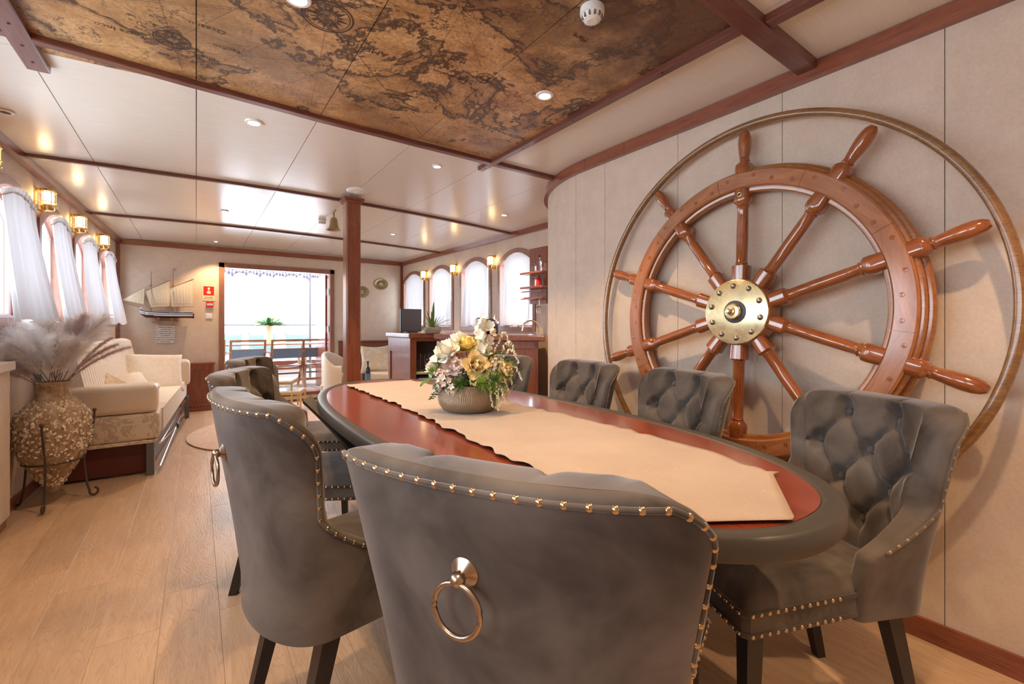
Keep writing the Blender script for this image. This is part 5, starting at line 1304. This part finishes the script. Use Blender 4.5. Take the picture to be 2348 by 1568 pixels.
for k, x in enumerate((-.1, .45, 1.0, 1.6, 2.15, 2.8)):
    pillow(('blue cushion far left on the deck bench', 'blue cushion behind the first folding chair', 'pale blue cushion behind the flower vase', 'grey blue domed cushion right of the vase', 'blue cushion behind the right folding chair', 'blue cushion at the right end of the deck bench')[k], (x, 9.47, .775), .46, .40, .13, (radians(78), 0, radians(rn.uniform(-8, 8))), BLUEF, group='blue cushions on the deck bench')
t = thing('deck_vase', 'tall beige vase of green sprigs on the deck table', 'vase', (1.02, 8.75, .80))
obj('body', MB().lathe([(.001, 0), (.055, 0), (.060, .05), (.065, .22), (.072, .30), (.062, .30), (.055, .2), (.001, .02)], 24), mat('beige_vase', (.70, .55, .38), .5), t, smooth=50)
for k in range(70):
    a = rn.uniform(0, 2*pi); e = rn.uniform(.2, 1.4); strap_leaf((.02*cos(a), .02*sin(a), .29), (cos(a)*cos(e), sin(a)*cos(e), sin(e)), rn.uniform(.12, .32), .030, (LEAFD, LEAFL, LEAF, mat('leaf_greyblue', (.30, .42, .40), .5))[k % 4], t, .5, 'sprig')
def folding_chair(label, x, y, rz):
    t = thing('folding_chair', label, 'folding chair', (x, y, DZ), rz, 'folding wooden deck chairs')
    for s_ in (-1, 1):
        X = s_*.225
        obj('back_leg', MB().sweep([(X, -.28, .0), (X, .02, .44), (X*1.0, .16, .20+.24)], rect(.022, .03)) if 0 else MB().sweep([(X, .30, .0), (X, .0, .40), (X, -.10, .76)], rect(.022, .034), up=(1, 0, 0)), TEAK, t)
        obj('front_leg', MB().sweep([(X*.9, -.24, .0), (X*.9, .05, .33), (X*.9, .24, .56)], rect(.022, .034), up=(1, 0, 0)), TEAK, t)
        obj('arm_rest', MB().box(X-.025 if s_ < 0 else X-.015, X+.015 if s_ < 0 else X+.025, -.10, .30, .555, .575), TEAK, t, bevel=.003)
    for z, y_ in ((.745, -.095), (.60, -.055)): obj('back_slat', MB().box(-.225, .225, y_-.012, y_+.012, z-.020, z+.016), TEAK, t, bevel=.003)
    for z, y_ in ((.33, .045), (.20, .155), (.07, .245), (.12, -.13)): obj('cross_bar', MB().box(-.225, .225, y_-.01, y_+.01, z-.012, z+.012), TEAK, t)
    obj('back_canvas', MB().grid(lambda a, b: (-.21+.42*a, -.10+.07*(1-b)+.02*sin(pi*a), .46+.14*b), 10, 4), BLUEF, t, smooth=180)
    obj('seat_canvas', MB().grid(lambda a, b: (-.21+.42*a, -.02+.30*b, .345+.01*b-.035*sin(pi*a)), 12, 4), GREYC, t, smooth=180)
    return t
for l, x, y, r in (('wooden folding chair cut by the left door jamb', .12, 8.22, .05), ('wooden folding chair left of the deck vase', .64, 7.95, .03), ('wooden folding chair in the middle of the doorway view', 1.18, 7.92, .04), ('wooden folding chair at the right side of the doorway', 1.66, 7.95, -.22)): folding_chair(l, x, y, r)
# ================================================================ FLOWER BOWL
BX, BY, BZ = .890, 1.575, TH+.0045
t = thing('flower_bowl', 'textured bronze bowl standing on the table runner', 'bowl', (BX, BY, BZ))
obj('bowl_body', MB().lathe([(.001, 0), (.085, 0), (.100, .006), (.116, .028), (.1225, .052), (.120, .075), (.110, .098), (.106, .106), (.102, .105), (.106, .095), (.112, .07), (.105, .03), (.001, .012)], 64), BOWL, t, smooth=60)
obj('soil', MB().lathe([(.001, .092), (.06, .090), (.104, .086)], 24, None, False), mat('dark_moss', (.03, .03, .015), .9), t)
fa = thing('flower_arrangement', 'mixed bouquet of white and yellow blooms with drooping peach sprays filling the bronze bowl', 'flowers', (BX, BY, BZ+.09))
CR = Vector((cos(YAW), -sin(YAW), 0)); CF = Vector((sin(YAW), cos(YAW), 0))  # bouquet axes: along its length / its depth
def fpos(r, f, u): return CR*r+CF*f+Vector((0, 0, u))
rn = random.Random(21)
def stem(p, parent, m=LEAFD, r=.0016):
    b = Vector((rn.uniform(-.03, .03), rn.uniform(-.03, .03), -.01)); p = Vector(p); c = b.lerp(p, .5)+Vector((0, 0, .03)); obj('stem', MB().tube([b*(1-t_)**2+c*2*t_*(1-t_)+p*t_*t_ for t_ in [i/8 for i in range(9)]], r, 6), m, parent)
def petal(mb, M, L, w, cup, curl=.3):
    def f(a, b):
        x = (2*a-1)*w*sin(pi*min(1, .12+b*.80))**.6; z = cup*L*(b*b)*.6+.25*abs(2*a-1)**2*w; y = L*b; return (x, y, z-curl*L*max(0, b-.7)**1.5)
    mb.grid(f, 5, 6, M)
def peony(p, d, R, m, mc, n=14, name='peony'):
    q = Vector(d).normalized().to_track_quat('Z', 'Y').to_matrix().to_4x4(); M0 = T(*p) @ q; mb = MB(); lay = [(5, 1.0, .15), (5, .88, .75), (5, .70, 1.35), (4, .5, 1.9)]
    for j, (k, s_, cup) in enumerate(lay):
        for i in range(k):
            petal(mb, M0 @ RZ(2*pi*(i+j*.5)/k+rn.uniform(-.15, .15)) @ RX(.25+j*.28) @ T(0, R*.05, 0), R*s_*rn.uniform(.9, 1.08), R*.48*s_, cup, .35)
    o = obj(name, mb, m, fa, smooth=180); c = MB()
    for i in range(14): a = i*2.4; r = R*.02*sqrt(i); c.ball((M0 @ Vector((r*cos(a), r*sin(a), R*.42))), R*.045, n=6, m=4)
    obj('flower_centre', c, mc, o)['kind'] = 'stuff'
    stem(M0 @ Vector((0, 0, 0)), o)
    return o
YC = mat('stamen_yellow', (.65, .42, .06), .7)
for r, f_, u, d, R, m in ((-.075, -.02, .125, (-.5, -.5, .8), .070, PETW), (-.01, .01, .150, (.0, -.5, .9), .058, PETY), (.025, -.065, .085, (.5, -.75, .4), .060, PETP), (-.035, .04, .165, (-.2, .1, 1), .060, PETW), (.05, .03, .13, (.4, -.1, .8), .055, PETW), (-.125, -.02, .075, (-.9, -.4, .4), .045, PETW), (.135, -.03, .065, (.8, -.5, .4), .045, PETP), (.09, .0, .09, (.6, -.3, .7), .042, PETY), (-.05, -.06, .085, (-.3, -.9, .5), .045, PETD)):
    dd = CR*d[0]+CF*(-d[1]*-1)+Vector((0, 0, d[2])); peony(fpos(r, f_, u), dd, R, m, YC)
# tall white stalk
def bell(p, d, R, m, parent, k=5, name='blossom'):
    q = Vector(d).normalized().to_track_quat('Z', 'Y').to_matrix().to_4x4(); M0 = T(*p) @ q; mb = MB()
    for i in range(k): petal(mb, M0 @ RZ(2*pi*i/k) @ RX(.55), R, R*.36, .3, .5)
    return obj(name, mb, m, parent, smooth=180)
sp = [(.035, .02, .10), (.05, .02, .20), (.075, .03, .285)]; P = [fpos(*x) for x in sp]
stk = obj('flower_stalk', MB().tube([Vector((0, 0, 0)), P[0], P[1], P[2]], .0022, 6), LEAFL, fa)
for k in range(15):
    u = .13+.155*k/14; a = k*2.4; b = fpos(.042+(u-.13)*.24+.022*cos(a), .02+.022*sin(a), u); bell(b, CR*cos(a)*.9-CF*abs(sin(a))+Vector((0, 0, .25)), .030 if k < 11 else .020, PETW, stk)
# leaves
def broad(p, d, L, w, m, n_='leaf'):
    mb = MB(); d = Vector(d).normalized(); sd_ = d.cross(Vector((0, 0, 1))).normalized(); up = sd_.cross(d)
    def f(a, b): s_ = 2*a-1; return tuple(Vector(p)+d*L*b+sd_*w*s_*sin(pi*min(1, b*.96+.03))**.75+up*(.22*w*abs(s_)-.18*L*b*b))
    mb.grid(f, 6, 8); o = obj(n_, mb, m, fa, smooth=180); stem(p, o); return o
for r, f_, u, d, L, w, m in ((-.145, -.03, .055, (-1, -.2, .25), .055, .020, LEAF), (-.13, -.05, .045, (-.8, -.5, -.35), .062, .022, LEAF), (.0, -.10, .05, (-.1, -.6, .25), .040, .022, LEAFD), (.075, -.01, .115, (.75, -.2, .55), .07, .022, LEAF), (.10, .0, .13, (.9, -.3, .2), .06, .018, LEAF), (.14, .02, .10, (.8, .1, .4), .05, .016, LEAFD), (-.11, .03, .06, (-.7, .4, .3), .05, .018, LEAFD), (-.10, -.07, .035, (-.6, -.6, -.5), .045, .014, LEAFD), (.12, -.06, .03, (.5, -.6, -.2), .05, .014, LEAFD)):
    broad(fpos(r, f_, u), CR*d[0]+CF*d[1]+Vector((0, 0, d[2])), L, w, m)
# ferny greens: tufts of fine needles
def tuft(p, R, m, n=150):
    mb = MB(); p = Vector(p)
    for i in range(n):
        d = Vector((rn.gauss(0, 1), rn.gauss(0, 1), rn.gauss(.2, .8))).normalized(); s_ = d.cross(Vector((.3, .5, .8))).normalized()*.0011; q = p+d*R*rn.uniform(.5, 1.1); m_ = p+d*R*.4
        mb.add([p-s_*.4, p+s_*.4, m_+s_, q, m_-s_], [(0, 1, 2, 3, 4)])
    o = obj('fern_tuft', mb, m, fa); o['kind'] = 'stuff'; return o
for r, f_, u, R, m in ((-.02, -.11, .03, .05, LEAF), (.06, -.11, .03, .05, LEAFL), (.11, -.08, .04, .05, LEAF), (.15, -.04, .05, .04, LEAFL), (-.13, -.05, .07, .035, LEAFL), (-.02, -.09, .02, .042, LEAF), (.05, -.09, .015, .045, LEAF), (.09, -.08, .005, .042, LEAFL), (-.06, -.08, .02, .04, LEAFD), (.10, -.02, .06, .045, LEAFL), (.14, .0, .09, .04, LEAFL), (-.11, -.02, .105, .032, LEAFL), (.0, -.02, .05, .06, LEAFD), (-.08, 0, .04, .055, LEAFD), (.07, .02, .05, .06, LEAFD), (-.135, .0, .09, .028, LEAFL), (.02, .06, .05, .06, LEAFD), (.06, -.06, .06, .045, LEAF), (.12, -.05, -.02, .035, LEAFL), (.17, -.01, .085, .03, LEAFL)): tuft(fpos(r, f_, u), R, m)
# star blossom clusters
def cluster(p, R, m, n, sz=.012):
    mb = MB(); p = Vector(p)
    for i in range(n):
        d = (Vector((rn.gauss(0, 1), rn.gauss(0, 1), rn.gauss(.1, 1)))-CF*.5).normalized(); q = p+d*R*rn.uniform(.5, 1); M0 = T(*q) @ d.to_track_quat('Z', 'Y').to_matrix().to_4x4() @ RZ(rn.uniform(0, 6))
        for k in range(5):
            mb.add([(0, 0, 0), (-sz*.28, sz*.55, .002), (0, sz, .003), (sz*.28, sz*.55, .002)], [(0, 1, 2, 3)], M0 @ RZ(2*pi*k/5) @ RX(.35))
    o = obj('blossom_cluster', mb, m, fa); o['kind'] = 'stuff'; return o
for r, f_, u, R, m, n, sz in ((-.075, -.085, .035, .038, PETD, 26, .016), (-.10, -.06, .06, .035, PETD, 30, .009), (-.05, -.10, .015, .032, PETW, 14, .017), (-.025, -.09, .085, .03, PETD, 30, .009), (-.045, -.06, .115, .03, PETD, 18, .010), (.11, -.04, .085, .035, PETD, 24, .010), (-.115, -.05, .01, .02, PETW, 10, .015), (.035, -.10, .035, .018, PETP, 24, .006), (-.07, -.05, .07, .04, mat('tiny_bud_tan', (.62, .42, .24), .7), 50, .006)): cluster(fpos(r, f_, u), R, m, n, sz)
# drooping sprays of little bells
def spray(pts, m, n, sz, name='bell_spray'):
    P = [Vector(x) for x in pts]; Q = []
    for i in range(len(P)-1):
        p0, p1, p2, p3 = [P[max(0, min(len(P)-1, j))] for j in (i-1, i, i+1, i+2)]
        for q in range(6): t_ = q/6; Q.append(.5*((2*p1)+(-p0+p2)*t_+(2*p0-5*p1+4*p2-p3)*t_*t_+(-p0+3*p1-3*p2+p3)*t_**3))
    Q.append(P[-1]); o = obj(name, MB().tube(Q, .0013, 5), LEAFL, fa); mb = MB()
    for i in range(n):
        t_ = (.35+.65*i/n); j = min(len(Q)-2, int(t_*(len(Q)-1))); p = Q[j].lerp(Q[j+1], t_*(len(Q)-1)-j); k = 1-.7*(i/n); a = rn.uniform(0, 6.28)
        mb.ball(p+Vector((cos(a)*.008*k, sin(a)*.008*k, -.004)), sz*(.6+.5*k), sz=1.2, n=6, m=4)
    b = obj('bell_flowers', mb, m, o, smooth=180); b['kind'] = 'stuff'
for k, (e, m) in enumerate((((.155, -.06, .055), PETP), ((.165, -.06, -.01), PETP), ((.150, -.08, -.045), PETP), ((.12, -.09, -.075), PETW), ((.10, -.10, -.06), PETW), ((.19, .0, .13), PETW), ((.165, .02, .165), PETW), ((.20, -.02, .10), PETW), ((.175, -.04, .02), PETP), ((.14, -.085, -.02), PETW), ((.215, -.03, .035), PETW), ((.13, -.09, -.06), PETP), ((.16, -.05, -.05), PETP), ((.02, -.11, .03), PETP))):
    a = fpos(e[0]*.45, e[1]*.3, .06); b = fpos(e[0]*.82, e[1]*.75, max(e[2]+.055, .055)); spray([Vector((0, 0, 0)), a, b, fpos(*e)], m, 34, .0042)
for k in range(5):
    e = fpos(-.12-.008*k, -.05+.01*k, -.015-.008*k); s_ = obj('trailing_sprig', MB().tube([fpos(-.06, -.03, .03), fpos(-.10, -.05, .03-.005*k), e], .0012, 5), LEAFD, fa); mb = MB()
    for q in range(8): p = fpos(-.10, -.05, .03-.005*k).lerp(e, q/7); mb.ball(p+Vector((rn.uniform(-.008, .008), rn.uniform(-.008, .008), rn.uniform(-.006, .006))), .005, sx=1.4, sz=.4, n=6, m=4)
    obj('sprig_leaves', mb, LEAFD, s_, smooth=180)['kind'] = 'stuff'
